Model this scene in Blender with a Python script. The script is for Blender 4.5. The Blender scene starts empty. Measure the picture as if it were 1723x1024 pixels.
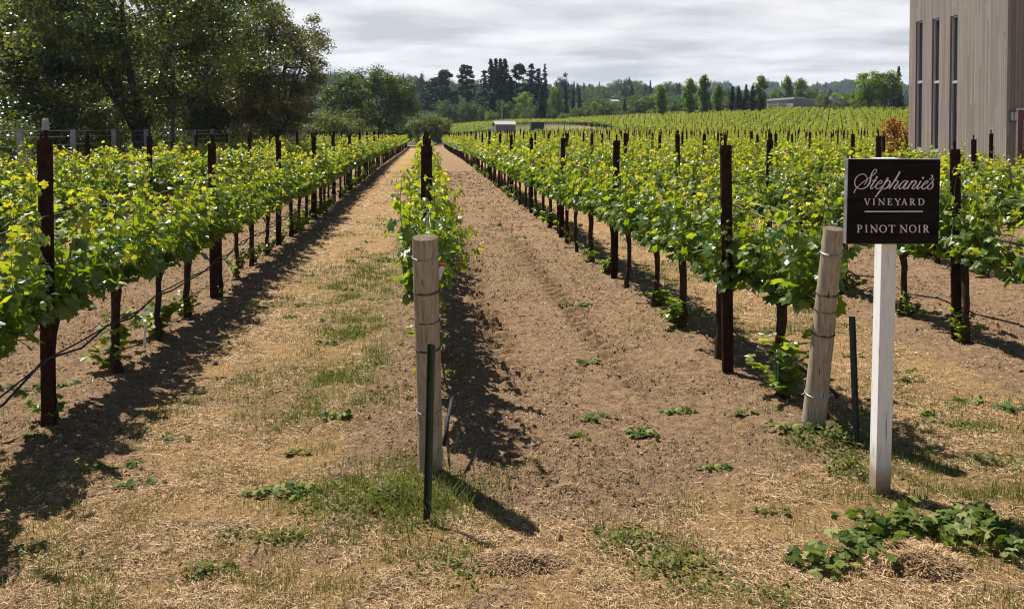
import bpy, math, random
import numpy as np
from mathutils import Vector, Matrix

sc = bpy.context.scene
# ---------------------------------------------------------------- camera
F = 1500.0                 # focal length in photo pixels (photo 1723 wide)
YAW = math.radians(5.54)   # camera looks slightly right of the row direction (+Y)
PITCH = math.radians(1.5)
CAMH = 2.1
camd = bpy.data.cameras.new('camera')
cam = bpy.data.objects.new('camera', camd)
sc.collection.objects.link(cam)
camd.sensor_width = 36.0
camd.lens = F / 1723 * 36
camd.shift_y = -(512 - 258) / 1723
camd.clip_start = 0.1
camd.clip_end = 9000
cam.location = (0, 0, CAMH)
cam.rotation_euler = (math.radians(90) - PITCH, 0, -YAW)
sc.camera = cam
# ---------------------------------------------------------------- sun direction
SUNV = Vector((-0.355, 0.42, 1.0)).normalized()
SUN_EL = math.asin(SUNV.z)
SUN_AZ = math.atan2(SUNV.x, SUNV.y)
world = bpy.data.worlds.new("World")
sc.world = world
world.use_nodes = True
wn = world.node_tree.nodes; wl = world.node_tree.links
wn.clear()
def wnode(t, **kw):
    n = wn.new(t)
    for k, v in kw.items(): setattr(n, k, v)
    return n
wout = wnode('ShaderNodeOutputWorld')
sky = wnode('ShaderNodeTexSky', sky_type='NISHITA', sun_disc=False)
sky.dust_density = 0.1; sky.altitude = 1500; sky.sun_elevation = SUN_EL; sky.sun_rotation = SUN_AZ
bg1 = wnode('ShaderNodeBackground'); bg1.inputs['Strength'].default_value = 0.05
wl.new(sky.outputs[0], bg1.inputs['Color'])
tc = wnode('ShaderNodeTexCoord')
sep = wnode('ShaderNodeSeparateXYZ'); wl.new(tc.outputs['Generated'], sep.inputs[0])
def wmath(op, a, b=None, clamp=False):
    n = wnode('ShaderNodeMath', operation=op, use_clamp=clamp)
    for i, v in enumerate((a, b)):
        if v is None: continue
        if isinstance(v, (int, float)): n.inputs[i].default_value = v
        else: wl.new(v, n.inputs[i])
    return n.outputs[0]
# cloud deck: project the view direction on a flat layer
dz = wmath('MAXIMUM', wmath('ADD', sep.outputs['Z'], 0.06), 0.01)
cx = wmath('DIVIDE', sep.outputs['X'], dz); cy = wmath('DIVIDE', sep.outputs['Y'], dz)
comb = wnode('ShaderNodeCombineXYZ'); wl.new(cx, comb.inputs[0]); wl.new(cy, comb.inputs[1])
n1 = wnode('ShaderNodeTexNoise'); n1.inputs['Scale'].default_value = 0.95; n1.inputs['Detail'].default_value = 9; n1.inputs['Roughness'].default_value = 0.52
n1.inputs['Distortion'].default_value = 0.25
wl.new(comb.outputs[0], n1.inputs['Vector'])
ramp = wnode('ShaderNodeValToRGB')
ramp.color_ramp.elements[0].position = 0.36; ramp.color_ramp.elements[0].color = (0.37, 0.375, 0.395, 1)
ramp.color_ramp.elements[1].position = 0.62; ramp.color_ramp.elements[1].color = (0.60, 0.595, 0.60, 1)
wl.new(n1.outputs[0], ramp.inputs[0])
bg2 = wnode('ShaderNodeBackground'); bg2.inputs['Strength'].default_value = 1.0
wl.new(ramp.outputs[0], bg2.inputs['Color'])
# the deck covers the low sky; higher up it breaks to open blue sky
m_ = wmath('SUBTRACT', 1.0, wmath('DIVIDE', wmath('SUBTRACT', sep.outputs['Z'], 0.165), 0.10), clamp=True)
m_ = wmath('MULTIPLY', m_, 1.0, clamp=True)
mx = wnode('ShaderNodeMixShader')
wl.new(m_, mx.inputs[0]); wl.new(bg1.outputs[0], mx.inputs[1]); wl.new(bg2.outputs[0], mx.inputs[2])
wl.new(mx.outputs[0], wout.inputs['Surface'])

sund = bpy.data.lights.new('sun', 'SUN')
sund.energy = 5.0; sund.angle = math.radians(0.53); sund.color = (1.0, 0.945, 0.86)
sun = bpy.data.objects.new('sun', sund); sc.collection.objects.link(sun)
sun.rotation_euler = (-SUNV).to_track_quat('-Z', 'Y').to_euler()
sun.location = (-20, 20, 60)
sc.view_settings.view_transform = 'Standard'
sc.view_settings.look = 'None'
sc.view_settings.exposure = 0.75
sc.view_settings.gamma = 1.0
try:
    sc.cycles.max_bounces = 6; sc.cycles.diffuse_bounces = 3; sc.cycles.glossy_bounces = 2
    sc.cycles.transmission_bounces = 4; sc.cycles.volume_bounces = 0
    sc.cycles.use_denoising = True; sc.cycles.pixel_filter_type = 'BLACKMAN_HARRIS'; sc.cycles.filter_width = 1.15; sc.cycles.sample_clamp_indirect = 4.0
    sc.cycles.denoising_prefilter = 'ACCURATE'
    sc.cycles.caustics_reflective = False; sc.cycles.caustics_refractive = False
except Exception as e:
    print(e)

# ---------------------------------------------------------------- helpers
def rngf(s): return np.random.RandomState(s)
def _hash(ix, iy, seed):
    n = (ix.astype(np.int64) * 374761393 + iy.astype(np.int64) * 668265263 + seed * 144269) & 0xffffffff
    n = ((n ^ (n >> 13)) * 1274126177) & 0xffffffff
    n = (n ^ (n >> 16)) & 0xffffffff
    return n / 4294967295.0
def vnoise(x, y, seed=0):
    ix = np.floor(x); iy = np.floor(y); fx = x - ix; fy = y - iy
    fx = fx * fx * (3 - 2 * fx); fy = fy * fy * (3 - 2 * fy)
    a = _hash(ix, iy, seed); b = _hash(ix + 1, iy, seed); c = _hash(ix, iy + 1, seed); d = _hash(ix + 1, iy + 1, seed)
    return (a * (1 - fx) + b * fx) * (1 - fy) + (c * (1 - fx) + d * fx) * fy
def fbm(x, y, octv=4, seed=0):
    s = 0; a = 0.5; t = 0
    for o in range(octv):
        s = s + a * vnoise(x * 2 ** o, y * 2 ** o, seed + o * 17); t += a; a *= 0.5
    return s / t
def sst(a, b, x):
    t = np.clip((x - a) / (b - a), 0, 1); return t * t * (3 - 2 * t)

SP = 2.6   # row spacing
def big_h(x, y):
    x = np.asarray(x, float); y = np.asarray(y, float)
    r = 3.7 * sst(75, 240, y) * sst(1.5, 24, x) + 2.4 * sst(135, 250, y) * (1 - sst(1.5, 24, x))
    r = r + 2.7 * sst(28, 95, x) * sst(80, 220, y) - 0.3 * sst(45, 115, y) * (1 - sst(3, 9, np.abs(x)))
    return r
def terrain(x, y):
    x = np.asarray(x, float); y = np.asarray(y, float)
    h = big_h(x, y)
    near = 1 - sst(60, 130, y)
    u = x / SP; fr = np.abs(u - np.round(u)) * SP
    inrow = sst(5.2, 6.6, y)
    h = h + 0.05 * np.exp(-(fr / 0.35) ** 2) * near * inrow          # berm under every row
    amp = 0.35 + 0.65 * soilmask(x, y)
    h = h + near * amp * (0.06 * (fbm(x * 1.3, y * 1.3, 3, 5) - 0.5) + 0.06 * (fbm(x * 6, y * 6, 3, 9) - 0.5) + .035 * (fbm(x * 17, y * 17, 2, 19) - .5) * (y < 25))
    # tyre tracks in the dirt alley
    for xc in (0.78, 1.77):
        w = np.exp(-((x - xc - 0.04 * np.sin(y * 0.4)) / 0.17) ** 4) * sst(6.0, 9.0, y) * (1 - sst(22, 34, y))
        h = h - w * (0.075 - 0.070 * (np.sin((y + np.abs(x - xc) * 0.9) * 2 * np.pi / 0.23) > 0.1))
    return h
def soilmask(x, y):
    x = np.asarray(x, float); y = np.asarray(y, float)
    u = x / SP; k = np.floor(u).astype(int); fr = np.abs(u - np.round(u)) * SP
    n = fbm(x * 0.9, y * 0.9, 4, 31) - 0.5
    bare = np.where(np.isin(k, [0, 2, 4, -2, -4, 6, 8]), 1.0, 0.0)     # dirt alleys alternate with grassy ones
    strip = 1 - sst(0.38, 0.72, fr + n * 0.5)
    s = np.clip(np.maximum(bare, strip), 0, 1)
    # foreground headland: dry grass except for the mouth of the dirt alley
    edge = 5.6 - 1.1 * np.exp(-((x - 0.9) / 0.8) ** 2) + 0.9 * sst(1.2, 2.4, x) * (1 - sst(3.4, 4.6, x)) * -0.3 + n * 1.2
    s = s * sst(-0.35, 0.45, y - edge)
    s = np.clip(s + 0.5 * (n > 0.16) * (y < 9), 0, 1)
    return s
def greenmask(x, y):
    x = np.asarray(x, float); y = np.asarray(y, float)
    g = sst(0.50, 0.66, fbm(x * 0.8 + 7, y * 0.55, 4, 77))
    lane = np.exp(-((x + 0.75) / 0.35) ** 2) * sst(5.8, 7, y) * sst(0.40, 0.55, fbm(x * 1.2, y * 0.5, 3, 12))
    base = np.exp(-(((x + 0.25) / 0.45) ** 2 + ((y - 5.1) / 0.5) ** 2))
    r = np.exp(-(((x - 3.6) / 1.2) ** 2 + ((y - 5.0) / 1.6) ** 2)) * 0.6 * fbm(x * 2, y * 2, 3, 3) * 1.6
    return np.clip((0.25 + .3 * sst(5.5, 8, y)) * g * (1 - 0.75 * soilmask(x, y)) + lane * 0.9 + base + r, 0, 1)
def H(x, y): return float(terrain(np.array([x]), np.array([y]))[0])

R_CAM = (Matrix.Rotation(-YAW, 3, 'Z') @ Matrix.Rotation(math.radians(90) - PITCH, 3, 'X'))
def ray(px, py):
    return (R_CAM @ Vector(((px - 861.5) / F, -(py - 258) / F, -1.0)))
def at(px, py, z=None):
    """ground point (or point at height z) seen at photo pixel"""
    r = ray(px, py); zz = 0 if z is None else z
    for i in range(12):
        t = (zz - CAMH) / r.z
        p = Vector((0, 0, CAMH)) + r * t
        if z is not None: break
        zz = 0.5 * zz + 0.5 * H(p.x, p.y)
    return p
def atd(px, py, d):
    """point at horizontal forward distance d seen at photo pixel"""
    r = ray(px, py); f = Vector((math.sin(YAW), math.cos(YAW), 0))
    return Vector((0, 0, CAMH)) + r * (d / r.dot(f))

class MB:
    def __init__(s): s.v = []; s.t = []; s.q = []; s.a = []; s.n = 0
    def add(s, v, t=None, q=None, a=0.0):
        v = np.asarray(v, float).reshape(-1, 3)
        if t is not None and len(t): s.t.append(np.asarray(t).reshape(-1, 3) + s.n)
        if q is not None and len(q): s.q.append(np.asarray(q).reshape(-1, 4) + s.n)
        s.v.append(v); s.a.append(np.broadcast_to(np.asarray(a, float), (len(v),)).copy()); s.n += len(v)
    def box(s, x0, x1, y0, y1, z0, z1, a=0.0, rot=None, org=(0, 0, 0)):
        v = np.array([[x, y, z] for z in (z0, z1) for y in (y0, y1) for x in (x0, x1)], float)
        if rot is not None: v = v @ np.array(rot).T
        v = v + np.array(org)
        s.add(v, q=[[0, 2, 3, 1], [4, 5, 7, 6], [0, 1, 5, 4], [2, 6, 7, 3], [0, 4, 6, 2], [1, 3, 7, 5]], a=a)
    def tube(s, pts, rad, n=8, cap=True, a=0.0, jit=0.0, rs=None):
        pts = np.asarray(pts, float); m = len(pts)
        rad = np.broadcast_to(np.asarray(rad, float), (m,))
        d = np.gradient(pts, axis=0) if m > 1 else np.array([[0, 0, 1.]])
        d /= np.linalg.norm(d, axis=1)[:, None] + 1e-9
        ref = np.array([1., 0, 0]) if abs(d[0, 0]) < 0.8 else np.array([0, 1., 0])
        V = []
        ang = np.arange(n) * 2 * np.pi / n
        for i in range(m):
            u = np.cross(d[i], ref); u /= np.linalg.norm(u) + 1e-9; w = np.cross(d[i], u)
            r = rad[i] * (1 + (jit * (rs.rand(n) - 0.5) if rs is not None else 0))
            V.append(pts[i] + (np.cos(ang) * r)[:, None] * u + (np.sin(ang) * r)[:, None] * w)
        V = np.concatenate(V)
        i0 = np.arange(n); i1 = (i0 + 1) % n
        Q = np.concatenate([np.stack([k * n + i0, k * n + i1, (k + 1) * n + i1, (k + 1) * n + i0], 1) for k in range(m - 1)])
        T = []
        if cap:
            V = np.concatenate([V, pts[:1], pts[-1:]])
            T = np.concatenate([np.stack([i1, i0, np.full(n, m * n)], 1), np.stack([(m - 1) * n + i0, (m - 1) * n + i1, np.full(n, m * n + 1)], 1)])
        s.add(V, T, Q, a)
    def mesh(s, name, mat, smooth=False):
        me = bpy.data.meshes.new(name)
        V = np.concatenate(s.v)
        T = np.concatenate(s.t) if s.t else np.zeros((0, 3), int)
        Q = np.concatenate(s.q) if s.q else np.zeros((0, 4), int)
        me.vertices.add(len(V)); me.vertices.foreach_set('co', V.astype(np.float32).ravel())
        me.loops.add(T.size + Q.size)
        me.loops.foreach_set('vertex_index', np.concatenate([T.ravel(), Q.ravel()]).astype(np.int32))
        me.polygons.add(len(T) + len(Q))
        ls = np.concatenate([np.arange(len(T)) * 3, T.size + np.arange(len(Q)) * 4]).astype(np.int32)
        me.polygons.foreach_set('loop_start', ls)
        me.polygons.foreach_set('use_smooth', np.full(len(T) + len(Q), bool(smooth)))
        me.update(calc_edges=True)
        at_ = me.attributes.new('tint', 'FLOAT', 'POINT')
        at_.data.foreach_set('value', np.concatenate(s.a).astype(np.float32))
        if mat: me.materials.append(mat)
        return me
    def obj(s, name, mat, parent=None, smooth=False, loc=None):
        return link(name, s.mesh(name, mat, smooth), parent, loc)
COL = sc.collection
def link(name, data, parent=None, loc=None, col=None):
    o = bpy.data.objects.new(name, data); (col or COL).objects.link(o)
    if parent is not None: o.parent = parent
    if loc is not None: o.location = loc
    return o
def tag(o, label=None, cat=None, group=None, kind=None):
    if label: o['label'] = label
    if cat: o['category'] = cat
    if group: o['group'] = group
    if kind: o['kind'] = kind
    return o
def empty(name, loc=(0, 0, 0), rz=0.0):
    o = bpy.data.objects.new(name, None); COL.objects.link(o); o.location = loc; o.rotation_euler = (0, 0, rz)
    o.empty_display_size = 0.2
    return o
def copy_tree(o, loc=None, rz=None, scale=None):
    c = o.copy(); COL.objects.link(c)
    if loc is not None: c.location = loc
    if rz is not None: c.rotation_euler = (0, 0, rz)
    if scale is not None: c.scale = scale
    for ch in [k for k in ALLCH.get(o.name, [])]:
        d = ch.copy(); COL.objects.link(d); d.parent = c
    return c
ALLCH = {}

# ---------------------------------------------------------------- materials
def new_mat(name):
    m = bpy.data.materials.new(name); m.use_nodes = True
    nt = m.node_tree; nt.nodes.clear()
    return m, nt
class NB:
    def __init__(s, nt): s.nt = nt
    def n(s, t, ins=None, **kw):
        x = s.nt.nodes.new(t)
        for k, v in kw.items(): setattr(x, k, v)
        if ins:
            for k, v in ins.items():
                if isinstance(v, bpy.types.NodeSocket): s.nt.links.new(v, x.inputs[k])
                else: x.inputs[k].default_value = v
        return x
    def math(s, op, a, b=0.0, clamp=False):
        x = s.nt.nodes.new('ShaderNodeMath'); x.operation = op; x.use_clamp = clamp
        for i, v in enumerate((a, b)):
            if isinstance(v, bpy.types.NodeSocket): s.nt.links.new(v, x.inputs[i])
            else: x.inputs[i].default_value = v
        return x.outputs[0]
    def mix(s, f, a, b, mode='MIX'):
        x = s.nt.nodes.new('ShaderNodeMix'); x.data_type = 'RGBA'; x.blend_type = mode
        for k, v in ((0, f), (6, a), (7, b)):
            if isinstance(v, bpy.types.NodeSocket): s.nt.links.new(v, x.inputs[k])
            else: x.inputs[k].default_value = v if k == 0 else (v[0], v[1], v[2], 1)
        return x.outputs[2]
    def ramp(s, f, stops):
        x = s.nt.nodes.new('ShaderNodeValToRGB'); cr = x.color_ramp
        while len(cr.elements) < len(stops): cr.elements.new(0.5)
        for e, (p, c) in zip(cr.elements, stops):
            e.position = p; e.color = (c[0], c[1], c[2], 1)
        s.nt.links.new(f, x.inputs[0]); return x.outputs[0]
    def noise(s, vec, scale, detail=4, rough=0.55, dist=0.0):
        return s.n('ShaderNodeTexNoise', {'Vector': vec, 'Scale': scale, 'Detail': detail, 'Roughness': rough, 'Distortion': dist}).outputs[0]
    def attr(s, name): return s.n('ShaderNodeAttribute', attribute_name=name).outputs['Fac']
    def out(s, sh): s.n('ShaderNodeOutputMaterial', {'Surface': sh})

def foliage_mat(name, diff, trans, tfac=0.4, rough=0.4, spec=0.5, objvar=0.0):
    m, nt = new_mat(name); b = NB(nt)
    t = b.attr('tint')
    cd = b.ramp(t, diff); ct = b.ramp(t, trans)
    if objvar:
        r = b.n('ShaderNodeObjectInfo').outputs['Random']
        hs = b.n('ShaderNodeHueSaturation', {'Hue': b.math('ADD', 0.5 - objvar * 0.06, b.math('MULTIPLY', r, objvar * 0.12)),
                 'Value': b.math('ADD', 1 - objvar * 0.4, b.math('MULTIPLY', r, objvar * 0.8)), 'Saturation': 1.0, 'Color': cd})
        cd = hs.outputs[0]
    p = b.n('ShaderNodeBsdfPrincipled', {'Base Color': cd, 'Roughness': rough, 'Specular IOR Level': spec})
    tr = b.n('ShaderNodeBsdfTranslucent', {'Color': ct})
    mx = b.n('ShaderNodeMixShader', {0: tfac, 1: p.outputs[0], 2: tr.outputs[0]})
    b.out(mx.outputs[0]); return m
def simple_mat(name, c1, c2, scale=20, rough=0.7, spec=0.3, metal=0.0, bump=0.0, stretch=(1, 1, 1), detail=5):
    m, nt = new_mat(name); b = NB(nt)
    tcn = b.n('ShaderNodeTexCoord').outputs['Object']
    mp = b.n('ShaderNodeMapping', {'Vector': tcn, 'Scale': stretch}).outputs[0]
    nz = b.noise(mp, scale, detail)
    col = b.ramp(nz, [(0.3, c1), (0.7, c2)])
    p = b.n('ShaderNodeBsdfPrincipled', {'Base Color': col, 'Roughness': rough, 'Specular IOR Level': spec, 'Metallic': metal})
    if bump:
        bp = b.n('ShaderNodeBump', {'Strength': bump, 'Distance': 0.01, 'Height': b.noise(mp, scale * 2.0, 6)})
        nt.links.new(bp.outputs[0], p.inputs['Normal'])
    b.out(p.outputs[0]); return m

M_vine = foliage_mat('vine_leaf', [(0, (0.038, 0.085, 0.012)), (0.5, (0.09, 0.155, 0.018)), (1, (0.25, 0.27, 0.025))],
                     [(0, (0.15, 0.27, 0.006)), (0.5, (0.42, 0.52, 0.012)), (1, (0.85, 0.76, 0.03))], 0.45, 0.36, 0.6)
M_shoot = foliage_mat('vine_shoot', [(0, (0.10, 0.14, 0.03)), (1, (0.18, 0.22, 0.05))], [(0, (0.1, 0.15, 0.02)), (1, (0.2, 0.25, 0.03))], 0.2)
M_wilt = foliage_mat('wilted_leaf', [(0, (0.050, 0.085, 0.012)), (0.5, (0.11, 0.155, 0.028)), (1, (0.28, 0.28, 0.11))],
                     [(0, (0.10, 0.18, 0.01)), (1, (0.36, 0.42, 0.06))], 0.3, 0.6, 0.2)
M_bark = simple_mat('vine_bark', (0.018, 0.012, 0.009), (0.07, 0.048, 0.035), 30, 0.95, 0.1, bump=0.9, stretch=(2, 2, 0.4))
M_rust = simple_mat('rusty_steel', (0.013, 0.0075, 0.006), (0.042, 0.021, 0.015), 14, 0.85, 0.08, bump=0.2)
M_wood = None
def wood_post_mat():
    m, nt = new_mat('weathered_post_wood'); b = NB(nt)
    tcn = b.n('ShaderNodeTexCoord').outputs['Object']
    mp = b.n('ShaderNodeMapping', {'Vector': tcn, 'Scale': (1, 1, 0.07)}).outputs[0]
    n1 = b.noise(mp, 55, 8, 0.65); n2 = b.noise(tcn, 4, 4)
    col = b.ramp(n1, [(0.25, (0.13, 0.105, 0.078)), (0.48, (0.31, 0.265, 0.20)), (0.8, (0.46, 0.41, 0.33))])
    col = b.mix(b.math('MULTIPLY', b.math('SUBTRACT', n2, 0.45), 1.6, True), col, (0.22, 0.18, 0.13))
    mpc = b.n('ShaderNodeMapping', {'Vector': tcn, 'Scale': (1, 1, 0.05)}).outputs[0]
    crack = b.math('GREATER_THAN', b.noise(mpc, 30, 3, 0.6, 0.3), 0.70)
    col = b.mix(crack, col, (0.02, 0.014, 0.01))
    p = b.n('ShaderNodeBsdfPrincipled', {'Base Color': col, 'Roughness': 0.85, 'Specular IOR Level': 0.15})
    bp = b.n('ShaderNodeBump', {'Strength': 0.5, 'Distance': 0.004, 'Height': n1})
    nt.links.new(bp.outputs[0], p.inputs['Normal']); b.out(p.outputs[0]); return m
M_wood = wood_post_mat()
M_woodend = simple_mat('post_end_grain', (0.06, 0.045, 0.035), (0.24, 0.19, 0.14), 60, 0.9, 0.1, bump=0.6)
M_wire = simple_mat('galvanised_wire', (0.25, 0.26, 0.27), (0.42, 0.43, 0.44), 30, 0.45, 0.5, metal=0.7)
M_rwire = simple_mat('rusty_wire', (0.05, 0.028, 0.02), (0.12, 0.07, 0.05), 40, 0.7, 0.3)
M_capgrey = simple_mat('grey_plastic_cap', (.20, .21, .23), (.28, .29, .31), 20, .5, .4)
M_hose = simple_mat('black_drip_hose', (0.014, 0.014, 0.018), (0.045, 0.045, 0.055), 18, 0.7, 0.25)
M_tpost = simple_mat('green_steel', (0.012, 0.026, 0.018), (0.035, 0.055, 0.040), 30, 0.6, 0.4, bump=0.1)
M_pvc = simple_mat('white_plastic', (0.55, 0.55, 0.55), (0.72, 0.72, 0.7), 20, 0.45, 0.5)

def ground_mat():
    m, nt = new_mat('ground_soil_and_straw'); b = NB(nt)
    pos = b.n('ShaderNodeNewGeometry').outputs['Position']
    soil = b.attr('soil'); green = b.attr('green'); far = b.attr('far')
    nA = b.noise(pos, 1.6, 6, 0.6); nB = b.noise(pos, 14, 8, 0.68); nC = b.noise(pos, 70, 6, 0.7)
    nD = b.noise(pos, 5.5, 5, 0.6)
    mixed = b.math('ADD', b.math('MULTIPLY', nB, 0.6), b.math('MULTIPLY', nC, 0.4))
    csoil = b.ramp(mixed, [(0.34, (0.085, 0.050, 0.030)), (0.5, (0.27, 0.172, 0.097)), (0.66, (0.46, 0.312, 0.185))])
    csoil = b.mix(b.math('MULTIPLY', b.math('SUBTRACT', nA, 0.42), 2.2, True), csoil, b.mix(0.5, csoil, (0.31, 0.205, 0.130)))
    # fibrous straw mat: two stretched noises crossing
    m1 = b.n('ShaderNodeMapping', {'Vector': pos, 'Scale': (30, 140, 20), 'Rotation': (0, 0, 0.6)}).outputs[0]
    m2 = b.n('ShaderNodeMapping', {'Vector': pos, 'Scale': (150, 28, 20), 'Rotation': (0, 0, 0.25)}).outputs[0]
    s1 = b.noise(m1, 1.0, 3, 0.6, 0.6); s2 = b.noise(m2, 1.0, 3, 0.6, 0.6)
    st = b.math('MAXIMUM', s1, s2)
    cstraw = b.ramp(st, [(0.40, (0.14, 0.080, 0.034)), (0.53, (0.42, 0.258, 0.116)), (0.70, (0.66, 0.440, 0.225))])
    cstraw = b.mix(b.math('MULTIPLY', b.math('SUBTRACT', nD, 0.45), 3.0, True), cstraw, b.mix(0.6, cstraw, (0.16, 0.102, 0.055)))
    cgreen = b.ramp(nC, [(0.3, (0.05, 0.075, 0.02)), (0.7, (0.19, 0.21, 0.06))])
    sm = b.math('MULTIPLY', b.math('ADD', b.math('SUBTRACT', soil, 0.5), b.math('MULTIPLY', b.math('SUBTRACT', nD, 0.5), 1.6)), 2.2)
    sm = b.math('ADD', sm, 0.5, True)
    col = b.mix(sm, cstraw, csoil)
    gm = b.math('MULTIPLY', b.math('MULTIPLY', green, b.math('ADD', b.math('MULTIPLY', nB, 2.0), -0.35)), 0.75, True)
    col = b.mix(gm, col, cgreen)
    cfar = b.ramp(b.noise(pos, 0.08, 6), [(0.38, (0.08, 0.10, 0.03)), (0.5, (0.15, 0.135, 0.07)), (0.65, (0.22, 0.18, 0.10))])
    col = b.mix(far, col, cfar)
    p = b.n('ShaderNodeBsdfPrincipled', {'Base Color': col, 'Roughness': 0.95, 'Specular IOR Level': 0.1})
    hgt = b.math('ADD', b.math('MULTIPLY', nB, 1.2), b.math('ADD', b.math('MULTIPLY', nC, 0.5), b.math('MULTIPLY', b.math('MULTIPLY', st, 0.5), b.math('SUBTRACT', 1.0, sm))))
    bp = b.n('ShaderNodeBump', {'Strength': 1.0, 'Distance': 0.05, 'Height': hgt})
    nt.links.new(bp.outputs[0], p.inputs['Normal']); b.out(p.outputs[0]); return m
M_ground = ground_mat()

# ---------------------------------------------------------------- ground sheet
def axis_growth(start, step, g, end):
    out = [start]
    while out[-1] < end:
        step = step * g; out.append(out[-1] + step)
    return out
ys = [-60, -30, -15, -8, -4, -2, -1, 0, 0.8, 1.5, 2.1, 2.6, 3.0, 3.3]
y = 3.3
while y < 6500:
    y += (max(0.028, 0.0075 * y) if not 4 < y < 17 else .032) if y < 60 else 0.03 * y
    ys.append(y)
xs = list(np.arange(-4.0, 6.6, 0.04))
l = -4.0; st_ = 0.04
while l > -6500: st_ *= 1.035; l -= st_; xs.insert(0, l)
r_ = xs[-1]; st_ = 0.04
while r_ < 6500: st_ *= 1.035; r_ += st_; xs.append(r_)
xs = np.array(xs); ys = np.array(ys)
X, Y = np.meshgrid(xs, ys)
Z = terrain(X, Y)
nx, ny = len(xs), len(ys)
idx = np.arange(nx * ny).reshape(ny, nx)
gq = np.stack([idx[:-1, :-1].ravel(), idx[:-1, 1:].ravel(), idx[1:, 1:].ravel(), idx[1:, :-1].ravel()], 1)
g = MB(); g.add(np.stack([X.ravel(), Y.ravel(), Z.ravel()], 1), q=gq)
gm_ = g.mesh('ground', M_ground, smooth=True)
for nm, arr in (('soil', soilmask(X, Y)), ('green', greenmask(X, Y)), ('far', sst(125, 150, Y))):
    a_ = gm_.attributes.new(nm, 'FLOAT', 'POINT'); a_.data.foreach_set('value', arr.ravel().astype(np.float32))
tag(link('ground', gm_), kind='structure')

# ---------------------------------------------------------------- grapevines
LEAF_HI = []
for a_, r_ in ((0, .62), (22, .40), (50, .60), (78, .40), (110, .52), (150, .44), (180, .14), (-150, .44), (-110, .52), (-78, .40), (-50, .60), (-22, .40)):
    t_ = math.radians(a_); LEAF_HI.append((r_ * math.cos(t_), r_ * math.sin(t_)))
LEAF_MID = [(.6, 0), (.38, .5), (-.25, .48), (-.3, 0), (-.25, -.48), (.38, -.5)]
LEAF_LOW = [(.55, 0), (0, .5), (-.45, 0), (0, -.5)]
def leaves(mb, P, N, D, S, tint, tmpl, cup=0.18, rs=None):
    """palmate leaves: centre P, normal N, tip direction D, size S"""
    P = np.asarray(P); n = len(P)
    if n == 0: return
    N = N / (np.linalg.norm(N, axis=1)[:, None] + 1e-9)
    D = D - (D * N).sum(1)[:, None] * N; D /= (np.linalg.norm(D, axis=1)[:, None] + 1e-9)
    T = np.cross(N, D)
    k = len(tmpl); tm = np.array(tmpl)
    w = cup * (np.abs(tm[:, 1]) * 0.9 + np.maximum(tm[:, 0], 0) ** 2 * 0.8) * -1
    wob = (rs.rand(n, k) - 0.5) * 0.16 if (rs is not None and k > 6) else np.zeros((n, k))
    V = (P[:, None, :] + S[:, None, None] * (tm[None, :, 0:1] * D[:, None, :] + tm[None, :, 1:2] * T[:, None, :]
         + (w[None, :] + wob)[:, :, None] * N[:, None, :]))
    if k == 4:
        V = V.reshape(-1, 3); q = np.arange(n)[:, None] * 4 + np.arange(4)[None]
        mb.add(V, q=q, a=np.repeat(tint, 4)); return
    V = np.concatenate([V, P[:, None, :]], 1).reshape(-1, 3)
    i = np.arange(k); tri = np.stack([i, (i + 1) % k, np.full(k, k)], 1)
    t = (np.arange(n) * (k + 1))[:, None, None] + tri[None]
    mb.add(V, t=t.reshape(-1, 3), a=np.repeat(tint, k + 1))

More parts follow.
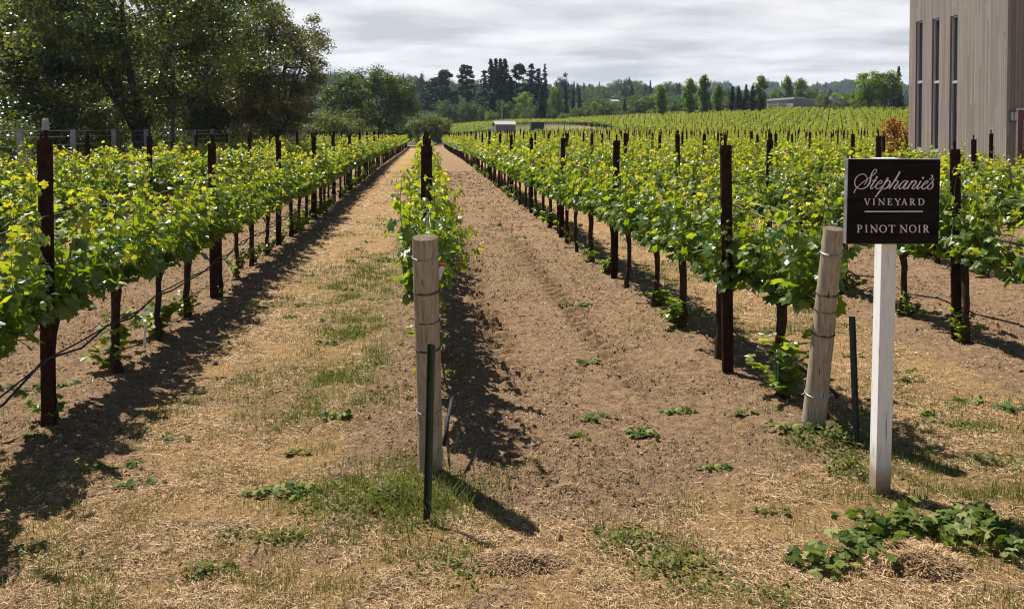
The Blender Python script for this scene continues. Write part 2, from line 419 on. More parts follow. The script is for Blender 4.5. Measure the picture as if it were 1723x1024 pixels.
def vine_canopy(seed, lod, length=1.24, small=False):
    rs = rngf(seed); mb = MB(); sh = MB()
    tm = {0: LEAF_HI, 1: LEAF_MID, 2: LEAF_LOW}[lod]
    nsh = 20 if lod < 2 else 12
    P = []; N = []; D = []; S = []; Tn = []
    for i in range(nsh):
        y0 = -length / 2 + length * (i + rs.rand()) / nsh
        x0 = rs.uniform(-.05, .05); z0 = 0.80 + rs.uniform(-.04, .05)
        top = rs.uniform(1.20, 1.54) if rs.rand() > 0.22 else rs.uniform(1.50, 1.74)
        side = rs.choice([-1, 1]); lean = abs(rs.normal(0.10, 0.07)) * side; ly = rs.normal(0, 0.08)
        floppy = rs.rand() < 0.13
        npt = 7; pts = []
        for j in range(npt):
            t = j / (npt - 1)
            zz = z0 + (top - z0) * t; xx = x0 + lean * math.sin(t * 2.0) * 1.1; yy = y0 + ly * t + 0.02 * math.sin(5 * t + seed)
            if floppy: xx += side * 0.30 * t * t; zz -= 0.42 * t * t * (top - z0)
            pts.append((xx, yy, zz))
        pts = np.array(pts)
        if lod < 2: sh.tube(pts, np.linspace(.005, .002, npt), 4, False, a=0.5)
        step = 0.042 if lod == 0 else (0.048 if lod == 1 else 0.085)
        L = np.linalg.norm(pts[-1] - pts[0]); nl = max(3, int(L / step))
        for j in range(nl + 1):
            t = j / nl; f = t * (npt - 1); a0 = min(int(f), npt - 2); c = pts[a0] + (pts[a0 + 1] - pts[a0]) * (f - a0)
            for rep in range(2 if (t < 0.62 and rs.rand() < 0.45) else 1):
                ang = rs.uniform(0, 2 * np.pi); ox = math.cos(ang); oy = math.sin(ang)
                pet = rs.uniform(.05, .115) * (1 - .45 * t) * (1 + .5 * rep)
                sz = rs.uniform(.085, .148) * (1.0 - 0.50 * t ** 2.0) * (1.0 if lod < 2 else 1.65) * (1.07 if lod == 1 else 1)
                p = c + np.array([ox * pet * 1.15, oy * pet, rs.uniform(-.02, .03)])
                out = np.array([p[0] * 2.2 + ox * .5, oy * .5, 0.0])
                nrm = out * rs.uniform(.3, 1.0) + np.array([0, 0, rs.uniform(.2, 1.0)]) + rs.normal(0, .35, 3)
                dr = np.array([ox, oy, -0.9 + 1.2 * t]) + rs.normal(0, .35, 3)
                P.append(p); N.append(nrm); D.append(dr); S.append(sz)
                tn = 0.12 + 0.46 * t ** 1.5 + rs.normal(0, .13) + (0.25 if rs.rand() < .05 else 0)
                Tn.append(tn)
        # growing tip: small pale leaves
        for j in range(3 if lod < 2 else 2):
            p = pts[-1] + rs.normal(0, .018, 3) + np.array([0, 0, .02 * j])
            P.append(p); N.append(rs.normal(0, 1, 3)); D.append(np.array([0, 0, 1.]) + rs.normal(0, .5, 3)); S.append(rs.uniform(.035, .06) * (1 if lod < 2 else 2)); Tn.append(rs.uniform(.8, 1))
    # leaves low around the cordon
    nlow = 24 if lod < 2 else 12
    for j in range(nlow):
        p = np.array([rs.normal(0, .10), rs.uniform(-length / 2, length / 2), rs.uniform(.78, 1.02)])
        P.append(p); N.append(np.array([np.sign(p[0]) * .8, rs.normal(0, .5), .5])); D.append(np.array([rs.normal(0, .4), rs.normal(0, .4), -1.]))
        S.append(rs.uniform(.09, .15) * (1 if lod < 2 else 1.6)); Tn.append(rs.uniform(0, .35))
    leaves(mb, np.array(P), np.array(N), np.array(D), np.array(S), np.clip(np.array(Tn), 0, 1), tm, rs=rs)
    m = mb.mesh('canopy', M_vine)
    if sh.n:
        # shoots join the canopy mesh with their own material slot
        m2 = MB(); m2.v = mb.v + sh.v; m2.a = mb.a + sh.a; m2.n = mb.n + sh.n
        m2.t = list(mb.t); m2.q = list(mb.q) + [q + mb.n for q in sh.q]
        m2.t += [t + mb.n for t in sh.t]
        ntri = sum(len(t) for t in m2.t)
        m = m2.mesh('canopy', M_vine); m.materials.append(M_shoot)
        mi = np.zeros(len(m.polygons), np.int32); mi[ntri:] = 1
        m.polygons.foreach_set('material_index', mi)
    return m
def vine_trunk(seed, n=7):
    rs = rngf(seed); mb = MB()
    k = 9; a = rs.uniform(-.05, .05); b = rs.uniform(-.07, .07)
    pts = [(a * math.sin(t * 3) + rs.normal(0, .004), b * t + .02 * math.sin(t * 5 + seed), -0.08 + t * 0.9) for t in np.linspace(0, 1, k)]
    rad = np.array([.047, .040, .034, .031, .032, .031, .033, .038, .030]) * rs.uniform(.85, 1.15)
    mb.tube(pts, rad, n, True, jit=.35, rs=rs)
    top = np.array(pts[-2])
    for s in (-1, 1):   # cordon arms along the wire
        arm = [top, top + np.array([0, s * .10, .05]), np.array([0, s * .32, .80]), np.array([0, s * .62, .805])]
        mb.tube(arm, [.028, .024, .018, .011], n, True, jit=.4, rs=rs)
        for q in range(4):
            c = np.array([0, s * (.14 + .14 * q), .80]); mb.tube([c, c + np.array([rs.normal(0, .01), 0, .055])], [.014, .008], 5, True)
    return mb.mesh('trunk', M_bark, True)
def sucker_mesh(seed, lod=0):
    rs = rngf(seed); mb = MB()
    P = []; N = []; D = []; S = []; T = []
    ns = 11
    for i in range(ns):
        ang = rs.uniform(0, 6.28); r = rs.uniform(.06, .24); h = rs.uniform(.12, .52)
        for j in range(7 if lod == 0 else 4):
            t = (j + 1) / 7 if lod == 0 else (j + 1) / 4
            P.append((math.cos(ang) * r * t + rs.normal(0, .02), math.sin(ang) * r * t + rs.normal(0, .02), .02 + h * t * (1.2 - .4 * t)))
            N.append((rs.normal(0, .4), rs.normal(0, .4), 1)); D.append((math.cos(ang), math.sin(ang), rs.normal(0, .3)))
            S.append(rs.uniform(.055, .11) * (1.3 if lod else 1)); T.append(rs.uniform(.1, .75))
    leaves(mb, np.array(P), np.array(N), np.array(D), np.array(S), np.array(T), LEAF_HI if lod == 0 else LEAF_MID, rs=rs)
    return mb.mesh('sucker_shoots', M_vine)
CAN0 = [vine_canopy(100 + i, 0) for i in range(6)]
CAN1 = [vine_canopy(200 + i, 1) for i in range(5)]
TRK = [vine_trunk(300 + i) for i in range(6)]
SUK = [sucker_mesh(400 + i) for i in range(5)]

# rusty steel line post: folded channel plus an inner rod sticking out above it
def post_channel():
    mb = MB(); w = .045; d = .032; t = .004; h = 1.92
    mb.box(-w, w, -t, t, -.1, h)
    mb.box(-w, -w + 2 * t, t + .001, d, -.1, h - .004); mb.box(w - 2 * t, w, t + .001, d, -.1, h - .004)
    for s in (-1, 1):
        for z in np.arange(.25, 1.9, .20):    # wire notches / hooks punched in the flanges
            mb.box(s * (w + .0005), s * (w + .007), .004, .016, z, z + .02)
    return mb.mesh('channel', M_rust)
def post_rod():
    mb = MB(); mb.tube([(0, .022, .6), (0, .022, 1.96), (0, .022, 2.01)], [.013, .013, .011], 8)
    mb.tube([(0, .022, 1.97), (0, .022, 1.985)], [.018, .018], 8)
    return mb.mesh('rod', M_rust)
PCH = post_channel(); PRD = post_rod()
def post_lo():
    mb = MB(); mb.box(-.037, .037, -.015, .02, -.1, 1.95); mb.tube([(0, .022, 1.9), (0, .022, 2.07)], [.014, .014], 5); return mb.mesh('steel_post', M_rust)
PLO = post_lo()

# --- where the rows run
BX0, BX1, BY0, BY1 = 14.2, 40, 20.5, 33    # kept free around the winery building
def row_end(x):
    return 126 if x < 8 else (126 - (x - 8) * .2 if x < 34 else 121 - (x - 34) * 0.75)
def infrustum(x, y, zt, pad=60):
    xc = x * math.cos(YAW) - y * math.sin(YAW); d = x * math.sin(YAW) + y * math.cos(YAW)
    if d < 3: return False
    px = 861.5 + F * xc / d
    return -pad * (1 + 4 / d) < px < 1723 + pad * (1 + 4 / d)
rowsx = {k: k * SP for k in range(-3, 32)}
vines = []; posts = []; edge = []
rr = random.Random(5)
STARTV = {0: 6.75, 1: 6.55, 2: 7.0, -1: 4.2}
STARTP = {0: 7.45, 1: at(1219, 626).y, 2: at(1652, 575).y, -1: at(85, 715).y}
for k, x in rowsx.items():
    y = STARTV.get(k, 4.3 + rr.uniform(0, .5)); ye = row_end(x); n = 0
    while y < ye:
        if not (BX0 - .6 < x < BX1 and BY0 - 1 < y < BY1 + 1) and infrustum(x, y, 1.8, 90):
            vines.append((k, x, y, n))
            n += 1
        elif not (BX0 - .6 < x < BX1 and BY0 - 1 < y < BY1 + 1) and infrustum(x, y, 1.8, 420):
            edge.append((k, x, y, 0))      # just outside the picture, so the rows run on
        y += 1.2
    y = STARTP.get(k, 4.0 + rr.uniform(0, 4)); n = 0
    while y < ye + 1:
        if not (BX0 - .6 < x < BX1 and BY0 - 1 < y < BY1 + 1) and infrustum(x, y, 2, 40):
            posts.append((k, x - (.06 if k == 1 and n == 0 else 0), y, n)); n += 1
        y += 4.85
ORD = ['nearest', 'second', 'third', 'fourth', 'fifth', 'sixth', 'seventh', 'eighth', 'ninth', 'tenth', 'eleventh', 'twelfth', 'thirteenth', 'fourteenth', 'fifteenth']
ROWN = {-3: 'third row left of the grass', -2: 'second row left of the grass', -1: 'row just left of the grass alley', 0: 'centre row',
        1: 'row just right of the dirt alley', 2: 'second row right of the dirt alley', 3: 'third row right of the dirt alley', 4: 'fourth row right of the dirt alley',
        5: 'fifth row right of the dirt alley', 6: 'sixth row right of the dirt alley', 7: 'seventh row right of the dirt alley', 8: 'eighth row right of the dirt alley'}
def rown(k): return ROWN.get(k, 'rows beyond the eighth right of the dirt alley')
vines.sort(key=lambda v: math.hypot(v[1], v[2]))
posts.sort(key=lambda v: math.hypot(v[1], v[2]))
NV = 300; NP = 300
rs0 = rngf(9)
for i, (k, x, y, n) in enumerate(vines[:NV]):
    dist = math.hypot(x, y); xx = x + rr.uniform(-.04, .04) + (.13 if k == 1 and n == 0 else 0); yy = y + rr.uniform(-.06, .06)
    e = empty('grapevine', (xx, yy, H(xx, yy) - .01), rr.choice([0, math.pi]) + rr.uniform(-.03, .03))
    s = rr.uniform(.93, 1.04); e.scale = (rr.uniform(.95, 1.15) * (.78 if k == 0 else 1), 1, s)
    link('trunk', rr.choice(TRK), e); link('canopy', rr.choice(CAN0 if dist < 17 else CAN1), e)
    if rr.random() < (.8 if abs(k) <= 2 else .35):
        so = link('sucker_shoots', rr.choice(SUK), e); so.location = (rr.uniform(-.08, .08), rr.uniform(-.1, .1), 0); so.rotation_euler = (0, 0, rr.uniform(0, 6.28)); so.scale = [rr.uniform(.6, 1.3)] * 3
    if k <= 2 and k >= -1 and n < 12:
        lab = f'leafy grapevine, {ORD[n]} from the camera in the {rown(k)}'
    else:
        lab = ('leafy grapevine farther along the ' if k in (-1, 0, 1, 2) else 'leafy grapevine among those in the ') + rown(k)
    tag(e, lab, 'grapevine', 'grapevines trained in rows')
for i, (k, x, y, n) in enumerate(posts[:NP]):
    tilt = (rr.uniform(-.02, .02), rr.uniform(-.02, .02))
    if k == -1 and n == 0: tilt = (0, .0)
    if n < 8 and k in (-1, 0, 1, 2):
        lab = f'rusty steel post, {ORD[n]} from the camera in the {rown(k)}'
    else:
        lab = ('rusty steel post farther along the ' if k in (-1, 0, 1, 2) else 'rusty steel post among those in the ') + rown(k)
    z = H(x, y)
    if i < 70:
        e = empty('steel_post', (x, y, z), rr.uniform(-.15, .15)); e.rotation_euler = (tilt[0], tilt[1], rr.uniform(-.2, .2))
        link('channel', PCH, e); link('rod', PRD, e)
    else:
        e = link('steel_post', PLO, None, (x, y, z)); e.rotation_euler = (tilt[0], tilt[1], 0)
    if k == -1 and n == 0:
        mb = MB(); mb.tube([(0, .022, 1.985), (0, .022, 2.05), (0, .022, 2.065)], [.024, .022, .012], 10); mb.obj('cap', M_capgrey, e)
    e.scale = (1, 1, rr.uniform(.97, 1.03))
    tag(e, lab, 'post', 'rusty steel posts along the vine rows')

# --- masses of far vines and posts, instanced as stuff
LIB = {}
def lib(name, meshes):
    c = bpy.data.collections.new(name)
    for i, m in enumerate(meshes):
        o = bpy.data.objects.new(name + '_%02d' % i, m); c.objects.link(o)
    LIB[name] = c; return c
def scatter(name, pts, rots, scl, idx, coll, kind='stuff', label=None, cat=None):
    me = bpy.data.meshes.new(name); n = len(pts)
    me.vertices.add(n); me.vertices.foreach_set('co', np.asarray(pts, np.float32).ravel())
    a = me.attributes.new('rot', 'FLOAT_VECTOR', 'POINT'); a.data.foreach_set('vector', np.asarray(rots, np.float32).ravel())
    a = me.attributes.new('scl', 'FLOAT_VECTOR', 'POINT'); a.data.foreach_set('vector', np.asarray(scl, np.float32).ravel())
    a = me.attributes.new('idx', 'INT', 'POINT'); a.data.foreach_set('value', np.asarray(idx, np.int32))
    o = link(name, me)
    ng = bpy.data.node_groups.new(name + '_nodes', 'GeometryNodeTree')
    ng.interface.new_socket('Geometry', in_out='INPUT', socket_type='NodeSocketGeometry')
    ng.interface.new_socket('Geometry', in_out='OUTPUT', socket_type='NodeSocketGeometry')
    N = ng.nodes; L = ng.links
    gi = N.new('NodeGroupInput'); go = N.new('NodeGroupOutput')
    ci = N.new('GeometryNodeCollectionInfo'); ci.inputs['Collection'].default_value = coll
    ci.inputs['Separate Children'].default_value = True; ci.inputs['Reset Children'].default_value = True
    iop = N.new('GeometryNodeInstanceOnPoints'); iop.inputs['Pick Instance'].default_value = True
    m2p = N.new('GeometryNodeMeshToPoints')
    def na(nm, dt):
        x = N.new('GeometryNodeInputNamedAttribute'); x.data_type = dt; x.inputs['Name'].default_value = nm; return x.outputs['Attribute']
    L.new(gi.outputs[0], m2p.inputs['Mesh']); L.new(m2p.outputs[0], iop.inputs['Points']); L.new(ci.outputs[0], iop.inputs['Instance'])
    L.new(na('idx', 'INT'), iop.inputs['Instance Index']); L.new(na('rot', 'FLOAT_VECTOR'), iop.inputs['Rotation']); L.new(na('scl', 'FLOAT_VECTOR'), iop.inputs['Scale'])
    L.new(iop.outputs[0], go.inputs[0])
    md = o.modifiers.new('instances', 'NODES'); md.node_group = ng
    tag(o, label, cat, None, kind); return o

def vine_lo(seed, lod):
    """canopy and trunk in one light mesh, for the far mass"""
    c = vine_canopy(seed, lod); rs = rngf(seed)
    n = len(c.vertices); co = np.empty(n * 3, np.float32); c.vertices.foreach_get('co', co)
    mb = MB()
    import itertools
    polys = [tuple(p.vertices) for p in c.polygons]
    tn = np.empty(n, np.float32); c.attributes['tint'].data.foreach_get('value', tn)
    mb.add(co.reshape(-1, 3), t=[p for p in polys if len(p) == 3], q=[p for p in polys if len(p) == 4], a=tn)
    nt3 = sum(len(t) for t in mb.t); nq0 = sum(len(q) for q in mb.q)
    mb.tube([(0, 0, -.1), (.02, .02, .4), (0, 0, .82)], [.04, .03, .03], 5, False)
    m = mb.mesh('far_vine', M_vine); m.materials.append(M_bark)
    mi = np.zeros(len(m.polygons), np.int32); mi[nt3 + nq0:] = 1
    m.polygons.foreach_set('material_index', mi)
    bpy.data.meshes.remove(c); return m
libm = lib('vine_mid_library', [vine_lo(500 + i, 1) for i in range(4)] + [vine_lo(520 + i, 2) for i in range(4)])
P = []; Rr = []; Sc = []; Ix = []
for (k, x, y, n) in vines[NV:] + edge:
    d = math.hypot(x, y)
    xx = x + rr.uniform(-.05, .05)
    P.append((xx, y, float(big_h(xx, y)) + .02)); Rr.append((0, 0, rr.choice([0, math.pi]))); Sc.append((rr.uniform(.95, 1.2), 1, rr.uniform(.92, 1.06)))
    Ix.append(rr.randrange(4) if d < 55 else 4 + rr.randrange(4))
# second block beyond a cross avenue, its rows turned about 25 degrees
ang2 = math.atan2(1430 - 716, F); dv = (math.sin(ang2), math.cos(ang2)); sv = (math.cos(ang2), -math.sin(ang2))
P2 = []
for i in range(-80, 120):
    for j in range(0, 260):
        x = 40 + sv[0] * i * 2.0 + dv[0] * j * 1.25; y = 40 + sv[1] * i * 2.0 + dv[1] * j * 1.25
        if x < 3 or y > 232 + .12 * x or y < 134: 
            if not (x > 8 and y < 134 and y > row_end(x) + 3): continue
        if x < 24 and y > 150: continue
        if not infrustum(x, y, 2, 20): continue
        if x / y > .60 or (x < 34 and y > row_end(x)): continue
        P2.append((x, y, i, j))
for (x, y, i, j) in P2:
    P.append((x + rr.uniform(-.35, .35), y + rr.uniform(-.3, .3), float(big_h(x, y)) + .02)); Rr.append((0, 0, -ang2 + rr.uniform(-.3, .3))); Sc.append((rr.uniform(1.9, 3.0), 1.05, rr.uniform(.85, 1.1))); Ix.append(4 + rr.randrange(4))
# low young rows on the slope behind the grass bank
for i in range(24):
    y = 138 + i * 4.2
    for x in np.arange(2, 60, 1.2):
        if x > 34 + (y - 126) * .12: continue
        u_ = x / y
        if .075 < u_ < .215 and 140 < y < 186: continue
        if u_ <= .11 and y < 165: continue
        P.append((x, y + rr.uniform(-.15, .15), float(big_h(x, y)))); Rr.append((0, 0, math.pi / 2)); Sc.append((1.5, 1, .85)); Ix.append(4 + rr.randrange(4))
scatter('distant_vines', P, Rr, Sc, Ix, libm, 'stuff', 'mass of green vine rows filling the rising field behind', 'vine rows')
print('vines total', len(vines), 'instanced', len(P), 'posts', len(posts))
libp = lib('post_library', [PLO])
P = []
for (k, x, y, n) in posts[NP:]: P.append((x, y, float(big_h(x, y))))
for (x, y, i, j) in P2:
    if j % 5 == (i * 2) % 5 and rr.random() < .8: P.append((x, y, float(big_h(x, y)) + .12))
n_ = len(P)
scatter('distant_posts', P, [(rr.uniform(-.03, .03), rr.uniform(-.03, .03), 0) for _ in P], [(1, 1, rr.uniform(.95, 1.12)) for _ in P], [0] * n_, libp, 'stuff', 'many dark steel posts dotted over the far vineyard', 'posts')

# --- drip hoses and trellis wires, one object each
def line_obj(name, x, y0, y1, z, r, mat, sag=0.0, step=1.21, n=5, seed=0, wav=0.01, x0=None):
    rs = rngf(seed); yy = np.arange(y0, y1, step / 2); pts = []
    hz = terrain(np.full(len(yy), x), yy)
    for i, (y_, h) in enumerate(zip(yy, hz)):
        pts.append((x + rs.normal(0, wav), y_, h + z - (sag if i % 2 else 0) + rs.normal(0, wav * .6)))
    mb = MB(); mb.tube(pts, r, n, True); return mb.obj(name, mat, smooth=True)
for k in (-3, -2, -1, 0, 1, 2, 3, 4):
    x = k * SP; ye = row_end(x) if abs(k) < 3 else 60
    y0 = {0: 5.65, 1: 6.55}.get(k, 3.8)
    zh = {-1: .47, -2: .45, -3: .45}.get(k, .33)
    o = line_obj('drip_hose', x + .05, y0, ye, zh, .0085, M_hose, .05, seed=k + 50, wav=.014)
    tag(o, f'black drip irrigation hose strung low along the {rown(k)}', 'hose', 'drip hoses under the vines')
    for wi, (z_, nm) in enumerate(((.79, 'lowest'), (1.12, 'middle'), (1.45, 'upper'))):
        if abs(k) > 2 and wi: continue
        o = line_obj('trellis_wire', x + (.03 if wi else 0), y0 + .1, min(ye, 70), z_, .0022, M_wire, .004, n=4, seed=k + 70 + wi, wav=.003)
        tag(o, f'{nm} trellis wire threaded through the {rown(k)}', 'wire', 'trellis wires')
# second hose clipped beside the first in the left row
o = line_obj('drip_hose', -SP + .09, 3.8, 30, .51, .0065, M_hose, .03, seed=91, wav=.02)
tag(o, 'second thinner black hose just above the first, left of the grass alley', 'hose', 'drip hoses under the vines')

# ---------------------------------------------------------------- round wooden end posts with wire wraps
def round_post(base, top, r0, r1, label, rings, seed):
    base = Vector(base); top = Vector(top); e = empty('round_post', base)
    rs = rngf(seed); ax = top - base; n = 14
    pts = [tuple(ax * t + Vector((rs.normal(0, .0012), rs.normal(0, .0012), 0))) for t in np.linspace(-.08, 1, n)]
    rad = np.linspace(r0, r1, n) * (1 + rs.normal(0, .006, n)); rad[-1] *= .985
    mb = MB(); mb.tube(pts, rad, 28, False, jit=.03, rs=rs); mb.obj('shaft', M_wood, e, smooth=True)
    q = ax.normalized().to_track_quat('Z', 'Y').to_matrix()
    ang = np.arange(28) * 2 * np.pi / 28; V = [tuple(ax + q @ Vector((0, 0, .003)))]
    for a in ang: V.append(tuple(ax + q @ Vector((math.cos(a) * rad[-1] * .995, math.sin(a) * rad[-1] * .995, -.001))))
    mb = MB(); mb.add(V, t=[(0, 1 + i, 1 + (i + 1) % 28) for i in range(28)]); mb.obj('end_grain', M_woodend, e)
    for (t, tw, rust) in rings:
        c = ax * t; rr_ = r0 + (r1 - r0) * t + .0035; mb = MB()
        a2 = np.linspace(0, 2 * np.pi, 25)
        for turn in range(2 if tw else 1):
            mb.tube([tuple(c + q @ Vector((math.cos(a) * rr_, math.sin(a) * rr_, .006 * turn + .004 * math.sin(a + turn)))) for a in a2], .0028, 5, False)
        # twisted tail
        p0 = c + q @ Vector((-rr_, 0, 0))
        mb.tube([tuple(p0), tuple(p0 + Vector((-.02, -.01, .006))), tuple(p0 + Vector((-.035, -.006, -.004)))], .004, 5)
        mb.obj('wire_wrap', M_rwire if rust else M_wire, e)
    return tag(e, label, 'post')
b0 = at(725, 790); b0.z = H(b0.x, b0.y)
t0 = atd(715, 399, 5.18)
round_post(b0, t0, .073, .075, 'short round weathered wooden post at the near end of the centre row', [(.27, 1, 0), (.54, 1, 1), (.66, 0, 1), (.78, 1, 1), (.92, 1, 0)], 1)
b1 = at(1369, 715); b1.z = H(b1.x, b1.y)
t1 = atd(1403, 384, 5.95)
round_post(b1, t1, .082, .066, 'leaning round wooden post beside the vineyard sign', [(.17, 0, 0), (.48, 1, 1), (.60, 0, 1), (.68, 1, 1), (.88, 1, 0)], 2)
# guy wires / tags at the centre post
e = empty('marker_tag', t0 + Vector((.10, .06, -.17)))
mb = MB(); mb.box(-.006, .022, -.002, .002, -.09, -.01, rot=Matrix.Rotation(.35, 3, 'Y')); mb.obj('ribbon', M_pvc, e)
M_red = simple_mat('red_plastic', (0.5, .02, .02), (.6, .03, .03)); mb = MB(); mb.box(-.012, .02, -.006, .006, -.008, .006); mb.obj('clip', M_red, e)
tag(e, 'small white ribbon with red clip tied to the centre round post', 'tag')
# drip hose end hanging by the centre post and by the right post
mb = MB(); p = b0 + Vector((.10, .02, .28)); mb.tube([tuple(p + Vector(v)) for v in ((.06, .5, .08), (.03, .2, .05), (0, 0, 0), (-.005, -.02, -.06), (-.02, -.03, -.13))], .013, 8)
tag(mb.obj('hose_end', M_hose, smooth=True), 'black folded drip hose end hanging on the centre round post', 'hose')
mb = MB(); p = at(1385, 655, .27); mb.tube([tuple(p + Vector(v)) for v in ((-.02, .35, .06), (.02, .12, .03), (.07, 0, -.01), (.10, -.03, -.05))], [.012, .012, .012, .02], 8)
tag(mb.obj('hose_end', M_hose, smooth=True), 'black capped drip hose end sticking out by the leaning round post', 'hose')
# anchor wires from post tops to row
for (pt, x_, nm) in ((t0, 0.0, 'centre'), (t1, SP, 'leaning')):
    for dz_, w in ((-.12, 1.45), (-.5, .80)):
        mb = MB(); mb.tube([tuple(pt + Vector((0, .09, dz_))), (x_ + .02, 7.4, w + .02)], .002, 4)
        tag(mb.obj('anchor_wire', M_wire), f"{'upper' if w > 1 else 'lower'} anchor wire tied from the {nm} round post to the vines", 'wire')

# green steel stakes
def stake(name, base, top, label):
    base = Vector(base); top = Vector(top); ax = top - base; L = ax.length
    q = ax.to_track_quat('Z', 'Y').to_matrix(); e = empty(name, base)
    mb = MB(); mb.box(-.019, .019, -.0025, .0025, -.15, L, rot=q)
    mb.box(-.019, -.015, .0026, .017, -.15, L - .002, rot=q); mb.box(.015, .019, .0026, .017, -.15, L - .002, rot=q)
    mb.obj('channel', M_tpost, e)
    mb = MB()
    for z in np.arange(.08, L - .03, .09): mb.box(-.004, .004, -.0042, -.0027, z, z + .018, rot=q)
    mb.obj('stud', simple_mat('stud_' + name, (.10, .12, .11), (.2, .22, .2)), e)
    return tag(e, label, 'stake')
p = at(720, 878); stake('metal_stake', (p.x, p.y, H(p.x, p.y)), atd(727, 578, 4.76), 'dark green metal stake standing in front of the centre round post')
p = at(1441, 752); stake('metal_stake', (p.x, p.y, H(p.x, p.y)), atd(1433, 532, 5.95), 'slim green metal stake between the leaning post and the sign post')

# ---------------------------------------------------------------- vineyard sign
def paint_mat():
    m, nt = new_mat('white_painted_wood'); b = NB(nt)
    tcn = b.n('ShaderNodeTexCoord').outputs['Object']
    mp = b.n('ShaderNodeMapping', {'Vector': tcn, 'Scale': (1, 1, 0.06)}).outputs[0]
    n1 = b.noise(mp, 90, 6, 0.6); n2 = b.noise(tcn, 7, 5)
    col = b.ramp(n1, [(0.3, (0.42, 0.42, 0.41)), (0.42, (0.74, 0.74, 0.73)), (0.8, (0.82, 0.82, 0.81))])
    crack = b.math('GREATER_THAN', b.noise(b.n('ShaderNodeMapping', {'Vector': tcn, 'Scale': (1, 1, 0.035)}).outputs[0], 60, 3, .6, .3), 0.68)
    col = b.mix(crack, col, (.30, .28, .25))
    z = b.n('ShaderNodeSeparateXYZ', {0: tcn}).outputs[2]
    dirt = b.math('MULTIPLY', b.math('SUBTRACT', b.math('ADD', .20, b.math('MULTIPLY', n2, .22)), z), 5.0, True)
    col = b.mix(dirt, col, (.30, .24, .17))
    p = b.n('ShaderNodeBsdfPrincipled', {'Base Color': col, 'Roughness': 0.6, 'Specular IOR Level': 0.3})
    bp = b.n('ShaderNodeBump', {'Strength': 0.3, 'Distance': 0.002, 'Height': n1}); nt.links.new(bp.outputs[0], p.inputs['Normal'])
    b.out(p.outputs[0]); return m
M_paint = paint_mat()
M_sign = simple_mat('black_sign_face', (0.007, 0.0065, 0.0065), (0.018, 0.016, 0.015), 6, 0.8, 0.06, bump=0.1, stretch=(.5, 1, 6))
M_signedge = simple_mat('grey_sign_edge', (0.10, 0.10, 0.10), (0.26, 0.26, 0.27), 12, 0.6, 0.3)
M_letter = simple_mat('sign_lettering', (0.62, 0.56, 0.56), (0.76, 0.70, 0.69), 40, 0.6, 0.3)
sb = at(1480, 828); sb.z = H(sb.x, sb.y) - .01
se = empty('vineyard_sign', sb); se.rotation_euler = (math.radians(1.0), math.radians(.3), math.radians(-3.0))
mb = MB(); hw = .0445
mb.box(-hw, hw, -hw, hw, -.1, 1.93)
po = mb.obj('post', M_paint, se)
bv = po.modifiers.new('bevel', 'BEVEL'); bv.width = .004; bv.segments = 2
# board: local frame, front faces -Y
BW, BH = .530, .480; BZ = 1.470; BXo = -.004; BT = .045
mb = MB(); mb.box(BXo - BW / 2, BXo + BW / 2, -hw - BT, -hw - .001, BZ, BZ + BH)
bo = mb.obj('board', M_signedge, se)
bv = bo.modifiers.new('bevel', 'BEVEL'); bv.width = .002; bv.segments = 1
mb = MB(); mb.box(BXo - BW / 2 + .002, BXo + BW / 2 - .002, -hw - BT - .003, -hw - BT - .0005, BZ + .002, BZ + BH - .002)
mb.obj('face', M_sign, bo)
mb = MB(); mb.box(-.07, .06, -hw + .01, hw + .01, 1.9305, 1.95); mb.obj('cap', M_paint, se)
YF = -hw - BT - .003
def s2l(px, py):
    v = (py - 266.5) / (406 - 266.5); left = 1428 - 5 * v; right = 1583 - 6 * v
    u = (px - left) / (right - left)
    return BXo - BW / 2 + u * BW, BZ + BH - v * BH
LETN = [0]
def ribbon(mb, pts, wid, scl=1.0):
    """flat raised stroke; pts in photo pixels, wid in photo pixels"""
    P = np.array([s2l(*p) for p in pts]); n = len(P); LETN[0] += 1
    w = np.broadcast_to(np.asarray(wid, float), (n,)) * (BW / 155) / 2
    d = np.gradient(P, axis=0); d /= np.linalg.norm(d, axis=1)[:, None] + 1e-9
    nn = np.stack([-d[:, 1], d[:, 0]], 1)
    A = P + nn * w[:, None]; B = P - nn * w[:, None]
    yf = YF - .0016 - .00003 * (LETN[0] % 20)
    V = []; q = []
    for i in range(n):
        V += [(A[i, 0], yf, A[i, 1]), (B[i, 0], yf, B[i, 1]), (A[i, 0], YF - .0002, A[i, 1]), (B[i, 0], YF - .0002, B[i, 1])]
    for i in range(n - 1):
        a = i * 4; b = a + 4
        q += [(a, a + 1, b + 1, b), (a + 2, a, b, b + 2), (a + 1, a + 3, b + 3, b + 1)]
    q += [(0, 2, 3, 1), ((n - 1) * 4, (n - 1) * 4 + 1, (n - 1) * 4 + 3, (n - 1) * 4 + 2)]
    mb.add(V, q=q)
def crom(pts, wid, k=6):
    pts = np.array(pts, float); n = len(pts); wid = np.broadcast_to(np.asarray(wid, float), (n,))
    out = []; wo = []
    for i in range(n - 1):
        p0 = pts[max(i - 1, 0)]; p1 = pts[i]; p2 = pts[i + 1]; p3 = pts[min(i + 2, n - 1)]
        for j in range(k):
            t = j / k
            out.append(.5 * ((2 * p1) + (-p0 + p2) * t + (2 * p0 - 5 * p1 + 4 * p2 - p3) * t * t + (-p0 + 3 * p1 - 3 * p2 + p3) * t ** 3)); wo.append(wid[i] * (1 - t) + wid[i + 1] * t)
    out.append(pts[-1]); wo.append(wid[-1]); return np.array(out), np.array(wo)
def script(mb, pts, wid, off):
    p, w = crom(pts, wid); ribbon(mb, p / 20.475 + np.array([off, 278.0]), w / 20.475)
mb = MB(); A1 = 1430.0; A2 = 1500.0
